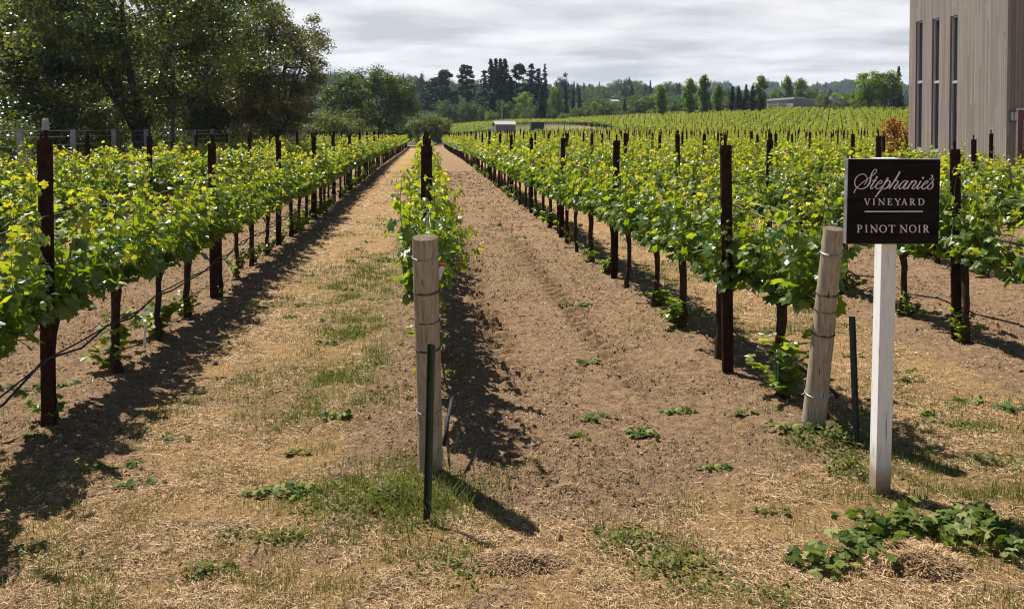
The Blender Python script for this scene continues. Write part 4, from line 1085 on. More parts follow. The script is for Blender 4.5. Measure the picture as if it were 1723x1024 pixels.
# far tree line, left to right:  kind, px, top y, width px, distance, label
G1 = 'trees of the line beyond the vineyard'
TL = [
 ('gum_1', 706, 119, 26, 480, 'hazy eucalyptus rising at the left end of the far ridge'),
 ('pine_1', 735, 130, 34, 300, 'dark broad pine left of the tall thin pine'),
 ('pine_2', 751, 120, 34, 290, 'dark pine with pointed top beside the broad pine'),
 ('pine_3', 722, 138, 26, 310, 'smaller dark pine leftmost of the pine group'),
 ('pine_1', 785, 110, 32, 270, 'tall thin pine with bare trunk and high tufted crown'),
 ('conifer_1', 768, 150, 26, 300, 'short dark conifer under the tall thin pine'),
 ('sparse_1', 815, 117, 41, 265, 'ragged redwood at the left side of the tall redwood clump'),
 ('redwood_1', 826, 98, 36, 262, 'first tall spire of the redwood clump from the left'),
 ('redwood_2', 834, 97, 39, 266, 'second tall spire of the redwood clump'),
 ('redwood_3', 842, 97, 44, 260, 'central tallest redwood spire in the dark clump'),
 ('redwood_1', 850, 98, 44, 264, 'right tall spire of the redwood clump'),
 ('conifer_2', 838, 125, 72, 255, 'wide dark redwood filling the base of the tall clump'),
 ('conifer_1', 860, 128, 46, 262, 'lower redwood on the right shoulder of the tall clump'),
 ('pine_2', 873, 110, 30, 275, 'open crowned pine right of the redwood clump'),
 ('sparse_2', 894, 107, 46, 268, 'tall ragged redwood between the clump and the lone spire'),
 ('sparse_1', 906, 114, 39, 272, 'slightly lower ragged redwood next to the lone spire'),
 ('sparse_2', 917, 107, 22, 270, 'lone slim redwood spire standing apart on the right'),
 ('conifer_3', 912, 142, 36, 250, 'wide very dark conifer reaching the ground below the lone spire'),
 ('bright_1', 935, 138, 24, 260, 'bright green slender tree right of the wide dark conifer'),
 ('gum_2', 950, 126, 32, 420, 'hazy round eucalyptus behind the three small conifers'),
 ('conifer_1', 952, 144, 15, 250, 'leftmost of the three small pointed conifers'),
 ('conifer_2', 964, 146, 15, 250, 'middle of the three small pointed conifers'),
 ('conifer_3', 975, 147, 16, 250, 'rightmost of the three small pointed conifers'),
 ('oak_1', 752, 164, 50, 240, 'round dark oak below the pine group'),
 ('oak_2', 789, 166, 44, 240, 'round dark oak below the tall thin pine'),
 ('oak_3', 851, 165, 44, 235, 'round dark oak behind the small shed'),
 ('bright_2', 880, 154, 40, 240, 'rounded light green tree right of the redwood clump'),
 ('bright_3', 825, 184, 24, 225, 'low bright green bush left of the pole'),
 ('oak_1', 812, 176, 20, 230, 'narrow dark green tree between the oaks'),
 ('willow_1', 865, 183, 16, 222, 'small blue green bush under the light green tree'),
 ('willow_2', 887, 177, 32, 222, 'grey green rounded bush under the light green tree'),
 ('oak_2', 929, 180, 26, 225, 'dark rounded bush under the bright slender tree'),
 ('bright_1', 950, 188, 22, 222, 'low green bush under the three conifers'),
 ('willow_3', 970, 178, 26, 224, 'pale green bush right of the three conifers'),
 ('oak_3', 990, 184, 20, 224, 'small round bush by the edge of the oak thicket'),
 ('bright_2', 1004, 170, 28, 240, 'mid green tree left of the large round oak'),
 ('oak_1', 1021, 168, 40, 235, 'large round oak left of the white house'),
 ('redwood_2', 1051, 166, 14, 240, 'small dark pointed conifer beside the white house'),
 ('gum_3', 1050, 139, 14, 520, 'slim hazy tree poking over the ridge'),
 ('redwood_3', 1063, 142, 26, 420, 'dark blue conifer on the ridge above the white house'),
 ('willow_1', 1048, 186, 30, 228, 'low hedge like bush below the white house'),
 ('oak_2', 1079, 163, 40, 240, 'grey green round oak left of the dark poplar'),
 ('bright_3', 1096, 182, 24, 226, 'light green bush left of the dark poplar'),
 ('poplar_1', 1112, 143, 26, 215, 'dark green cone shaped poplar, leftmost of the poplars'),
 ('oak_3', 1140, 164, 36, 240, 'round oak between the dark poplar and the wide poplar'),
 ('bright_1', 1134, 186, 26, 218, 'low light green bush at the foot of the round oak'),
 ('poplar_2', 1160, 133, 28, 212, 'wide bright poplar with flat broken top'),
 ('poplar_3', 1185, 127, 26, 214, 'tallest bright poplar of the row'),
 ('bright_2', 1188, 162, 34, 222, 'leafy green tree around the foot of the tallest poplar'),
 ('willow_2', 1172, 184, 22, 214, 'low grey green bush between the two tall poplars'),
 ('poplar_1', 1209, 142, 19, 212, 'slim yellow green poplar before the dark pines'),
 ('oak_1', 1222, 170, 22, 225, 'dark bush between the slim poplar and the pines'),
 ('conifer_1', 1232, 144, 24, 214, 'first dark pine of the dense group'),
 ('conifer_2', 1243, 145, 26, 212, 'second dark pine of the dense group'),
 ('conifer_3', 1255, 141, 26, 214, 'third dark pine of the dense group'),
 ('conifer_1', 1266, 143, 28, 211, 'last dark pine of the dense group'),
 ('conifer_2', 1281, 164, 26, 208, 'low dark pine at the left corner of the warehouse'),
 ('poplar_2', 1279, 128, 28, 225, 'tall poplar with many thin tips rising behind the dark pines'),
 ('bright_3', 1305, 143, 24, 330, 'green tree behind the left end of the warehouse'),
 ('poplar_3', 1324, 129, 22, 330, 'tall green tree above the warehouse roof'),
 ('poplar_1', 1347, 133, 28, 330, 'second tall green tree above the warehouse roof'),
 ('bright_1', 1366, 142, 26, 330, 'rounded green tree over the warehouse right part'),
 ('willow_1', 1385, 156, 36, 212, 'loose willow in front of the warehouse middle'),
 ('bright_2', 1412, 156, 46, 310, 'low green tree band behind the warehouse gap'),
 ('willow_2', 1407, 167, 34, 205, 'grey green shrub before the warehouse dark wall'),
 ('bright_3', 1440, 147, 24, 212, 'upright green tree left of the big forked tree'),
 ('willow_3', 1440, 172, 24, 205, 'pale drooping shrub left of the big forked tree'),
 ('redwood_1', 1511, 111, 24, 225, 'tall dark spire conifer at the wooden building edge'),
 ('conifer_3', 1500, 150, 24, 222, 'dark conifer trunk group under the spire conifer'),
]
for t in TL: put(*t, group=G1)
# big forked broadleaf by the building, with visible limbs
def custom(name, px, d, kindargs, label, rz=0.0):
    p = atd(px, 219, d); gz = ground_at(p.x, p.y); tr, cr = broadleaf(**kindargs)
    e = empty(name, (p.x, p.y, gz - .05), rz); link('trunk', tr, e); link('crown', cr, e); return tag(e, label, 'tree')
custom('leafy_tree', 1462, 205, dict(seed=41, H_=10.6, R=3.6, z0=2.6, m=45, n=110, leaf=.32, rb=1.05, mat=TM['bright'], trunk=.3, fork=2.6, nlimb=5, tint0=.35), 'big forked green tree with open limbs near the building')
custom('leafy_tree', 1489, 208, dict(seed=42, H_=11.2, R=4.0, z0=1.8, m=60, n=120, leaf=.32, rb=1.2, mat=TM['bright'], trunk=.32, fork=2.6, nlimb=5, tint0=.30), 'wide green tree between the forked tree and the spire conifer')
# --- the big trees on the left behind the fence
custom('oak_tree', 232, 38.5, dict(seed=51, H_=12.5, R=7.0, z0=2.7, m=310, n=250, leaf=.13, rb=.85, mat=TM['glint'], flat=.6, trunk=.36, fork=2.0, nlimb=8, tint0=.38), 'huge spreading oak with glinting leaves behind the fence')
custom('oak_tree', 20, 43, dict(seed=52, H_=11.5, R=6.0, z0=1.8, m=250, n=230, leaf=.135, rb=.85, mat=TM['glint'], flat=.6, trunk=.28, fork=1.8, nlimb=6, tint0=.48), 'glinting oak at the left edge of the picture')
custom('oak_tree', 462, 54, dict(seed=53, H_=10.6, R=4.0, z0=1.2, m=190, n=240, leaf=.125, rb=.75, mat=TM['olive'], flat=.65, trunk=.26, fork=1.8, nlimb=6, tint0=.5), 'olive grey tree forming the right edge of the big left group')
custom('oak_tree', 360, 60, dict(seed=54, H_=13.0, R=5.5, z0=1.5, m=150, n=480, leaf=.14, rb=1.35, mat=TM['glint'], flat=.65, trunk=.3, fork=2.0, nlimb=6, tint0=.3), 'dark oak behind, between the huge oak and the olive grey tree')
custom('oak_tree', 120, 62, dict(seed=55, H_=13.5, R=7.0, z0=1.5, m=150, n=480, leaf=.17, rb=1.7, mat=TM['glint'], flat=.65, trunk=.3, fork=2.0, nlimb=6, tint0=.3), 'tall dark oak behind the huge oak on its left')
custom('oak_tree', 640, 128, dict(seed=56, H_=11.6, R=6.0, z0=.8, m=130, n=210, leaf=.24, rb=1.25, mat=TM['oak'], trunk=.35, fork=2.2, nlimb=7, tint0=.5, lump=.35), 'deep green round oak at the end of the left rows')
custom('oak_tree', 582, 112, dict(seed=57, H_=9.7, R=3.3, z0=.8, m=70, n=200, leaf=.22, rb=1.1, mat=TM['oak'], trunk=.3, fork=2.2, nlimb=6, tint0=.55), 'narrower oak between the olive grey tree and the round oak')
custom('willow_shrub', 579, 92, dict(seed=58, H_=4.4, R=3.0, z0=.2, m=50, n=200, leaf=.15, rb=.9, mat=TM['willow'], trunk=.1, fork=.5, tint0=.4), 'light green willow shrub left of the small hut')
custom('willow_shrub', 548, 86, dict(seed=59, H_=4.0, R=2.4, z0=.2, m=45, n=200, leaf=.15, rb=.8, mat=TM['willow'], trunk=.1, fork=.5, tint0=.3), 'low willow shrub under the olive grey tree')
custom('willow_shrub', 722, 140, dict(seed=60, H_=5.2, R=3.2, z0=.1, m=60, n=180, leaf=.22, rb=1.0, mat=TM['willow'], trunk=.1, fork=.5, tint0=.4), 'rounded grey green willow bush at the end of the alleys')
custom('willow_shrub', 742, 150, dict(seed=61, H_=3.4, R=1.8, z0=.1, m=40, n=160, leaf=.22, rb=.8, mat=TM['willow'], trunk=.1, fork=.5, tint0=.5), 'smaller willow bush right of the rounded willow bush')
custom('oak_shrub', 676, 146, dict(seed=62, H_=3.6, R=2.4, z0=.1, m=50, n=170, leaf=.22, rb=1.0, mat=TM['oak'], trunk=.1, fork=.5, tint0=.2), 'dark bush in the shade right under the round oak')
# understorey behind the fence
US = [(-15, 27, 3.4, 2.6), (-14.5, 31, 2.8, 2.2), (-16, 36, 4.2, 3.0), (-18.5, 41, 4.8, 3.2), (-17, 47, 3.6, 2.8), (-15.5, 52, 4.0, 2.8), (-14.5, 58, 3.6, 2.6), (-15, 64, 4.2, 3.0),
      (-15, 71, 4.6, 3.2), (-14, 78, 4.2, 3.0), (-14.5, 86, 4.8, 3.2), (-22, 34, 5.5, 3.6), (-24, 44, 6.0, 4.2), (-20, 54, 5.5, 3.6), (-19, 66, 6.2, 4.2), (-17, 96, 5.0, 3.6), (-15, 106, 4.5, 3.4), (-20, 80, 6.0, 4.0), (-13, 116, 4.5, 3.2)]
ub = [broadleaf(620 + i, 4.0, 2.8, .0, 42, 260, .11, .85, TM['glint'], trunk=.09, fork=.4, nlimb=5, tint0=.22) for i in range(3)]
UL = ['at the left edge behind the fence', 'just behind the nearest fence posts', 'left of the huge oak trunk', 'far behind left of the huge oak', 'right of the huge oak trunk', 'behind the middle fence posts', 'below the dark oak',
      'farther right along the fence', 'under the olive grey tree', 'at the right foot of the olive grey tree', 'near the far fence posts', 'deep in shade at far left', 'deep in shade behind the huge oak', 'deep in shade behind the dark oak', 'deep in shade behind the olive grey tree',
      'by the far end of the fence', 'left of the willow shrubs', 'in the deepest shade of the tree group', 'beside the fence end']
for i, (x, y, h, r) in enumerate(US):
    tr, cr = ub[i % 3]; e = empty('evergreen_shrub', (x, y, ground_at(x, y)), rr.uniform(0, 6)); e.scale = (r / 2.8, r / 2.8, h / 4.0)
    link('trunk', tr, e); link('crown', cr, e); tag(e, 'dark evergreen shrub ' + UL[i], 'shrub', 'dark shrubs behind the fence')
tr, cr = conifer(71, 5.6, 2.6, .3, TM['willow'], 2.2, .16, .5, .1, .14)
p = atd(28, 219, 36); e = empty('cypress_tree', (p.x, p.y, 0), 0); link('trunk', tr, e); link('crown', cr, e); tag(e, 'soft drooping conifer at the left edge behind the fence', 'tree')
# orange shrub by the wooden building
tr, cr = broadleaf(72, 2.6, .75, .2, 30, 120, .09, .4, TM['orange'], trunk=.04, fork=.4, nlimb=5, tint0=.4, flat=1.4)
p = atd(1514, 219, 31); e = empty('orange_shrub', (p.x, p.y, H(p.x, p.y)), 0); link('trunk', tr, e); link('crown', cr, e); tag(e, 'rust orange shrub at the corner of the wooden building', 'shrub')

# --- hills with far forest
def prof(px, P):
    xs_ = [p[0] for p in P]; return np.interp(px, xs_, [p[1] for p in P])
R1 = [(300, 150), (560, 150), (690, 152), (760, 160), (900, 168), (1000, 170), (1060, 163), (1130, 168), (1180, 174), (1260, 184), (1700, 186)]
R2 = [(300, 160), (690, 158), (1000, 160), (1165, 157), (1232, 150), (1290, 154), (1330, 153), (1420, 149), (1470, 151), (1527, 152), (1723, 150)]
def ridge(name, P, d0, dm, d1, seed, mat):
    pxs = np.linspace(250, 1780, 260); ds = np.linspace(d0, d1, 30); V = []
    for d in ds:
        for px in pxs:
            top = prof(px, P); zt = CAMH + (219 - top) / F * dm
            f = math.sin(math.pi * min(1, max(0, (d - d0) / (dm - d0) * .5))) if d < dm else 1 - .8 * (d - dm) / (d1 - dm)
            n = float(vnoise(np.array([px / 38.]), np.array([d / 60.]), seed)[0])
            p = atd(px, 219, d); V.append((p.x, p.y, (zt - 5) * f * (.86 + .2 * n) - 2 + 5))
    i = np.arange(len(V)).reshape(30, 260)
    q = np.stack([i[:-1, :-1].ravel(), i[:-1, 1:].ravel(), i[1:, 1:].ravel(), i[1:, :-1].ravel()], 1)
    mb = MB(); mb.add(V, q=q); o = mb.obj(name, mat, smooth=True); tag(o, kind='structure'); return np.array(V).reshape(30, 260, 3)
M_hill = simple_mat('hill_grass', (.05, .065, .025), (.12, .115, .055), .02, .95, .05)
V1 = ridge('hills', R1, 430, 700, 950, 3, M_hill); V2 = ridge('far_hills', R2, 1150, 1650, 2000, 4, M_hill)
libt = lib('forest_library', [proto('gum_%d' % i)[1] for i in (1, 2, 3)] + [proto('conifer_%d' % i)[1] for i in (1, 2)] + [proto('oak_%d' % i)[1] for i in (1, 2, 3)])
def forest(name, V, n, seed, hs, label, dens=None):
    rs = rngf(seed); P = []; Sc = []; Ix = []
    while len(P) < n:
        a = rs.uniform(0, 17 if V.shape[0] == 30 else 12); b = rs.uniform(2, 257)
        ia, ib = int(a), int(b); p = V[ia, ib] * (1 - (a - ia)) + V[ia + 1, ib] * (a - ia); p = p + (V[ia, ib + 1] - V[ia, ib]) * (b - ib)
        if dens is not None and vnoise(np.array([b / 9.]), np.array([a / 3.]), seed)[0] < dens: continue
        k = rs.randint(0, 8); h = rs.uniform(*hs); base = (20 if k < 5 else 10); s = h / base
        if k < 3: p = p - np.array([0, 0, h * .3])
        P.append(p - np.array([0, 0, .5])); Sc.append((s * (1 if k < 5 else .8),) * 2 + (s,)); Ix.append(k)
    return scatter(name, P, [(0, 0, rs.uniform(0, 6)) for _ in P], Sc, Ix, libt, 'stuff', label, 'forest')
forest('ridge_forest', V1, 1700, 11, (9, 17), 'blue green forest covering the near ridge')
forest('far_forest', V2, 2600, 12, (12, 20), 'pale blue forest on the farthest hills', .38)
# mid-distance scrub closing the gaps under the tree line
rs = rngf(77); P = []; Sc = []; Ix = []
for i in range(420):
    px = rs.uniform(560, 1530); d = rs.uniform(255, 420); p = atd(px, 219, d); h = rs.uniform(4, 9)
    if 1280 < px < 1440 and d < 320: continue
    P.append((p.x, p.y, ground_at(p.x, p.y) - .5)); Sc.append((h / 10 * 1.1,) * 2 + (h / 10,)); Ix.append(rs.randint(5, 8))
scatter('hedge_thicket', P, [(0, 0, rs.uniform(0, 6)) for _ in P], Sc, Ix, libt, 'stuff', 'thicket of small trees closing the gaps below the tree line', 'thicket')

# --- warehouse, white house, sheds, pole
M_ware = simple_mat('warehouse_concrete', (.20, .20, .205), (.30, .30, .31), 1.2, .9, .1, stretch=(6, 6, .2))
M_wroof = simple_mat('warehouse_roof', (.27, .27, .28), (.37, .37, .38), 2, .6, .3)
pA = atd(1291, 219, 262); pB = atd(1336, 219, 245); pC = atd(1434, 219, 285)
ga = ground_at(pB.x, pB.y); ztop = atd(1336, 167, 245).z
e = empty('warehouse', (pB.x, pB.y, ga))
def quadwall(mb, p, q, z0, z1, t=.3):
    d_ = (q - p); L = d_.length; a = math.atan2(d_.y, d_.x); mb.box(0, L, 0, t, z0, z1, rot=Matrix.Rotation(a, 3, 'Z'), org=(p.x - pB.x, p.y - pB.y, 0))
pA.z = pB.z = pC.z = 0; pD = pA + (pC - pB)
mb = MB(); quadwall(mb, pA, pB, -1, ztop - ga); quadwall(mb, pB, pC, -1, ztop - ga); quadwall(mb, pC, pD, -1, ztop - ga); quadwall(mb, pD, pA, -1, ztop - ga); mb.obj('wall', M_ware, e)
mb = MB(); z_ = ztop - ga
V = [tuple(p - pB + Vector((0, 0, z_ + .02))) for p in (pA, pB, pC, pD)] + [tuple(p - pB + Vector((0, 0, z_ + .55))) for p in (pA, pB, pC, pD)]
cen_ = sum((Vector(v) for v in V[:4]), Vector()) / 4
V = [tuple(cen_ + (Vector(v) - cen_) * 1.02) for v in V]
mb.add(V, q=[(0, 3, 2, 1), (4, 5, 6, 7), (0, 1, 5, 4), (1, 2, 6, 5), (2, 3, 7, 6), (3, 0, 4, 7)]); mb.obj('roof', M_wroof, e)
for i in range(4):
    c = cen_ + Vector((rr.uniform(-12, 8), rr.uniform(-8, 6), .55)); mb = MB(); mb.box(-.9, .9, -.7, .7, 0, .9, org=tuple(c)); mb.obj('roof_vent', M_wroof, e)
for px in (1300, 1316):
    a = atd(px, 219, 258 - (px - 1291) * .32); mb = MB(); mb.box(-1.5, 1.5, -.2, .05, 0, 3.2, org=(a.x - pB.x, a.y - pB.y, 0)); mb.obj('loading_door', simple_mat('pale_door', (.5, .48, .44), (.6, .58, .54)), e)
tag(e, 'long grey flat roofed warehouse beyond the far vineyard', 'warehouse')
pG = atd(1522, 219, 250); gg = ground_at(pG.x, pG.y); e = empty('warehouse_annex', (pG.x, pG.y, gg))
mb = MB(); mb.box(-3, 6, 0, 8, -1, atd(1522, 166, 250).z - gg); mb.obj('wall', M_ware, e); mb = MB(); zz = atd(1522, 166, 250).z - gg; mb.box(-3.2, 6.2, -.2, 8.2, zz + .01, zz + .4); mb.obj('roof', M_wroof, e)
tag(e, 'low grey shed behind the spire conifer next to the wooden building', 'shed')
M_white = simple_mat('white_wall', (.5, .49, .46), (.62, .6, .57), 2); M_slat = simple_mat('grey_weathered_planks', (.13, .125, .125), (.22, .21, .205), 9, .9, .1, stretch=(6, 6, .3))
def shed(name, px, d, w, dep, top_y, slope, label, wall, roofm, sign=False, door=False, rz=0.1):
    p = atd(px, 219, d); gz = ground_at(p.x, p.y); h = atd(px, top_y, d).z - gz; e = empty(name, (p.x, p.y, gz), rz)
    hf = h - .12; hb = h - .12 - slope
    V = [(-w/2, 0, -.3), (w/2, 0, -.3), (w/2, dep, -.3), (-w/2, dep, -.3)]
    if name == 'small_hut':   # lean-to, high at the left
        V += [(-w/2, 0, hf), (w/2, 0, hb), (w/2, dep, hb), (-w/2, dep, hf)]
    else:
        V += [(-w/2, 0, hf - slope), (w/2, 0, hf - slope), (w/2, dep, hf - slope), (-w/2, dep, hf - slope)]
    q = [(0, 3, 2, 1), (0, 1, 5, 4), (1, 2, 6, 5), (2, 3, 7, 6), (3, 0, 4, 7)]
    mb = MB(); mb.add(V, q=q); 
    if name != 'small_hut':
        mb.add([(-w/2, 0, hf - slope), (-w/2, dep, hf - slope), (-w/2, dep/2, hf), (w/2, 0, hf - slope), (w/2, dep, hf - slope), (w/2, dep/2, hf)], t=[(0, 2, 1), (3, 4, 5)])
    mb.obj('wall', wall, e)
    mb = MB(); o_ = .15
    if name == 'small_hut':
        a = (-w/2 - o_, hf + .02); b2 = (w/2 + o_, hb + .0); V = []
        for dz_ in (0.0, .07):
            V += [(a[0], -o_, a[1] + dz_), (b2[0], -o_, b2[1] + dz_), (b2[0], dep + o_, b2[1] + dz_), (a[0], dep + o_, a[1] + dz_)]
        mb.add(V, q=[(0, 3, 2, 1), (4, 5, 6, 7), (0, 1, 5, 4), (1, 2, 6, 5), (2, 3, 7, 6), (3, 0, 4, 7)])
    else:
        for s, y0_, y1_ in ((0, -o_, dep/2), (1, dep/2, dep + o_)):
            z0_, z1_ = (hf - slope, hf + .03) if s == 0 else (hf + .03, hf - slope); V = []
            for dz_ in (0.02, .09):
                V += [(-w/2 - o_, y0_, z0_ + dz_), (w/2 + o_, y0_, z0_ + dz_), (w/2 + o_, y1_, z1_ + dz_), (-w/2 - o_, y1_, z1_ + dz_)]
            mb.add(V, q=[(0, 3, 2, 1), (4, 5, 6, 7), (0, 1, 5, 4), (1, 2, 6, 5), (2, 3, 7, 6), (3, 0, 4, 7)])
    mb.obj('roof', roofm, e)
    if sign: mb = MB(); mb.box(-w*.3, w*.15, -.03, -.005, h*.55, h*.55 + .5); mb.obj('notice', M_white, e)
    if door: mb = MB(); mb.box(w*.05, w*.35, -.03, -.005, 0, h*.6); mb.obj('door', M_slat, e)
    return tag(e, label, 'shed' if 'house' not in name else 'house')
shed('small_hut', 638, 134, 1.75, 1.6, 208, .14, 'small grey hut with slanting roof at the end of the left rows', M_slat, M_wroof, sign=True)
shed('pump_shed', 851, 148, 3.3, 3.0, 203.5, .55, 'small shed with pale metal roof amid the vines', M_slat, M_wroof, door=True)
shed('white_house', 1036, 300, 2.6, 4, 167.5, .5, 'tiny white house glimpsed between the far trees', M_white, M_wroof)
p = atd(905, 219, 150); gz = ground_at(p.x, p.y); h = atd(905, 205.5, 150).z - gz; e = empty('green_container', (p.x, p.y, gz))
M_green = simple_mat('dark_green_paint', (.006, .03, .02), (.012, .05, .032), 4, .6, .3)
mb = MB(); mb.box(-1.1, 1.1, 0, 2, .0, h); mb.obj('body', M_green, e)
mb = MB(); [mb.box(-1.1 + .2 * i, -1.03 + .2 * i, -.04, -.001, .05, h - .05) for i in range(11)]; mb.obj('rib_panel', M_green, e)
tag(e, 'dark green metal container beside the small pale roofed shed', 'container')
p = atd(845, 219, 215); gz = ground_at(p.x, p.y); mb = MB(); mb.tube([(0, 0, -.3), (0, 0, atd(845, 167, 215).z - gz)], [.16, .12], 8)
tag(mb.obj('wooden_pole', simple_mat('pale_pole', (.25, .22, .19), (.35, .32, .28)), loc=(p.x, p.y, gz)), 'pale bare wooden pole in front of the round oaks', 'pole')

# --- wire fence on the left
fe = empty('wire_fence', (-11, 29.15, 0)); M_fpost = simple_mat('grey_fence_post', (.17, .18, .19), (.27, .28, .29), 8, .7, .3)
for i in range(-4, 27):
    mb = MB(); hx = .065; mb.box(-hx, hx, -hx, hx, -.3, 2.13 + .02 * math.sin(i * 3)); po_ = mb.obj('post', M_fpost, fe, loc=(0, i * 3.67, H(-11, 29.15 + i * 3.67) ))
mb = MB(); zs = [.15, .4, .65, .9, 1.15, 1.4, 1.65, 1.9, 2.08]
for z in zs: mb.tube([(-.075, -4 * 3.67, z), (-.075, 26 * 3.67, z)], .006, 4)
for i in range(0, 730): 
    y_ = -14.68 + i * .15
    if y_ > 40: break
    mb.box(-.0768, -.0738, y_, y_ + .003, .15, 1.4)
mb.obj('wire_mesh', M_wire, fe)
tag(fe, 'tall wire fence on square grey posts along the left trees', 'fence')
p = atd(290, 219, 33); mb = MB(); mb.tube([(0, 0, -.3), (.02, 0, 3.2)], [.075, .065], 9); tag(mb.obj('wooden_post', M_tbark, loc=(p.x, p.y, 0)), 'tall brown wooden post behind the fence right of the oak trunk', 'post')

# ---------------------------------------------------------------- ground litter
def emit(n, seed, xr, dr, dens):
    """random ground points denser near the camera; dens(x,y)->keep probability"""
    rs = rngf(seed); out = []; tot = 0
    while tot < n:
        d = dr[0] * (dr[1] / dr[0]) ** rs.rand(60000)
        xc = rs.uniform(-.62, .62, 60000) * d
        x = xc * math.cos(YAW) + d * math.sin(YAW); y = -xc * math.sin(YAW) + d * math.cos(YAW)
        k = (rs.rand(60000) < dens(x, y)) & (x > xr[0]) & (x < xr[1]); out.append(np.stack([x[k], y[k]], 1)); tot += k.sum()
    return np.concatenate(out)[:n]
def straw_density(x, y): return (1 - .95 * soilmask(x, y)) * (.10 + .90 * sst(.40, .58, fbm(x * 2.4, y * 2.4, 4, 8)))
M_straw = None
def straw_mat():
    m, nt = new_mat('dry_straw'); b = NB(nt); t = b.attr('tint')
    col = b.ramp(t, [(0, (.14, .082, .040)), (.4, (.40, .255, .125)), (.75, (.64, .45, .25)), (1, (.74, .60, .38))])
    p = b.n('ShaderNodeBsdfPrincipled', {'Base Color': col, 'Roughness': .6, 'Specular IOR Level': .3}); b.out(p.outputs[0]); return m
M_straw = straw_mat()
def straws(name, pts, seed, lmin, lmax, w, zmax, label):
    rs = rngf(seed); n = len(pts); z = terrain(pts[:, 0], pts[:, 1])
    a = rs.uniform(0, 6.283, n); L = rs.uniform(lmin, lmax, n) * (1 + .5 * (rs.rand(n) < .1)); d = np.hypot(pts[:, 0], pts[:, 1])
    wd = w * rs.uniform(.6, 1.3, n) * np.maximum(1, d / 6)
    L = L * np.maximum(1, d / 9)
    dx = np.cos(a) * L / 2; dy = np.sin(a) * L / 2; ox = -np.sin(a) * wd / 2; oy = np.cos(a) * wd / 2
    z0 = z + rs.uniform(.001, zmax, n); tl = rs.normal(0, .16, n) * L
    bend = rs.normal(0, .18, n) * L
    c = np.stack([pts[:, 0] - np.sin(a) * bend, pts[:, 1] + np.cos(a) * bend, z0 + .004], 1)
    A = np.stack([pts[:, 0] - dx, pts[:, 1] - dy, z0 - tl * .4], 1); B = np.stack([pts[:, 0] + dx, pts[:, 1] + dy, z0 + np.abs(tl)], 1)
    O = np.stack([ox, oy, rs.normal(0, .0008, n)], 1)
    V = np.stack([A - O, A + O, c - O, c + O, B - O * .5, B + O * .5], 1).reshape(-1, 3)
    i = np.arange(n)[:, None] * 6; q = np.concatenate([i + np.array([[0, 1, 3, 2]]), i + np.array([[2, 3, 5, 4]])])
    mb = MB(); mb.add(V, q=q, a=np.repeat(np.clip(rs.normal(.46, .25, n), 0, 1), 6)); return tag(mb.obj(name, M_straw), label, 'straw', None, 'stuff')
straws('dry_straw', emit(150000, 21, (-9, 9), (3.6, 42), straw_density), 22, .015, .055, .0022, .014, 'cut dry straw strewn over the headland and grass alley')
# upright stubble and green blades
def blades(name, pts, seed, hmin, hmax, w, mat, tint, label, cat, spread=.4):
    rs = rngf(seed); n = len(pts); z = terrain(pts[:, 0], pts[:, 1]); a = rs.uniform(0, 6.283, n); h = rs.uniform(hmin, hmax, n)
    d = np.hypot(pts[:, 0], pts[:, 1]); wd = w * rs.uniform(.6, 1.4, n) * np.maximum(1, d / 6); b = rs.uniform(0, 6.283, n); ln = rs.uniform(.1, 1, n) * spread * h
    ox = np.cos(a) * wd / 2; oy = np.sin(a) * wd / 2; O = np.stack([ox, oy, ox * 0], 1)
    A = np.stack([pts[:, 0], pts[:, 1], z - .004], 1); M = A + np.stack([np.cos(b) * ln * .35, np.sin(b) * ln * .35, h * .6], 1); T = A + np.stack([np.cos(b) * ln, np.sin(b) * ln, h], 1)
    V = np.stack([A - O, A + O, M - O * .8, M + O * .8, T], 1).reshape(-1, 3); i = np.arange(n)[:, None] * 5
    mb = MB(); mb.add(V, q=i + np.array([[0, 1, 3, 2]]), t=i + np.array([[2, 3, 4]]), a=np.repeat(np.clip(rs.normal(tint, .22, n), 0, 1), 5)); return tag(mb.obj(name, mat), label, cat, None, 'stuff')
M_grass = foliage_mat('grass_blade', [(0, (.055, .10, .014)), (.5, (.14, .17, .035)), (1, (.35, .27, .12))], [(0, (.10, .20, .01)), (.5, (.24, .30, .03)), (1, (.42, .33, .12))], .3, .6, .2)
def clump(x, y): return sst(.50, .62, fbm(x * 4.5, y * 4.5, 3, 66))
blades('dry_stubble', emit(26000, 31, (-9, 9), (3.6, 14), lambda x, y: straw_density(x, y) * (.1 + .9 * clump(x, y))), 32, .015, .06, .0025, M_grass, .85, 'short dry stubble standing in patches', 'stubble')
blades('green_grass', emit(45000, 33, (-9, 12), (3.6, 45), lambda x, y: greenmask(x, y) * (.06 + .94 * clump(x, y + 3))), 34, .015, .07, .003, M_grass, .25, 'sparse green grass sprouting through the straw', 'grass')
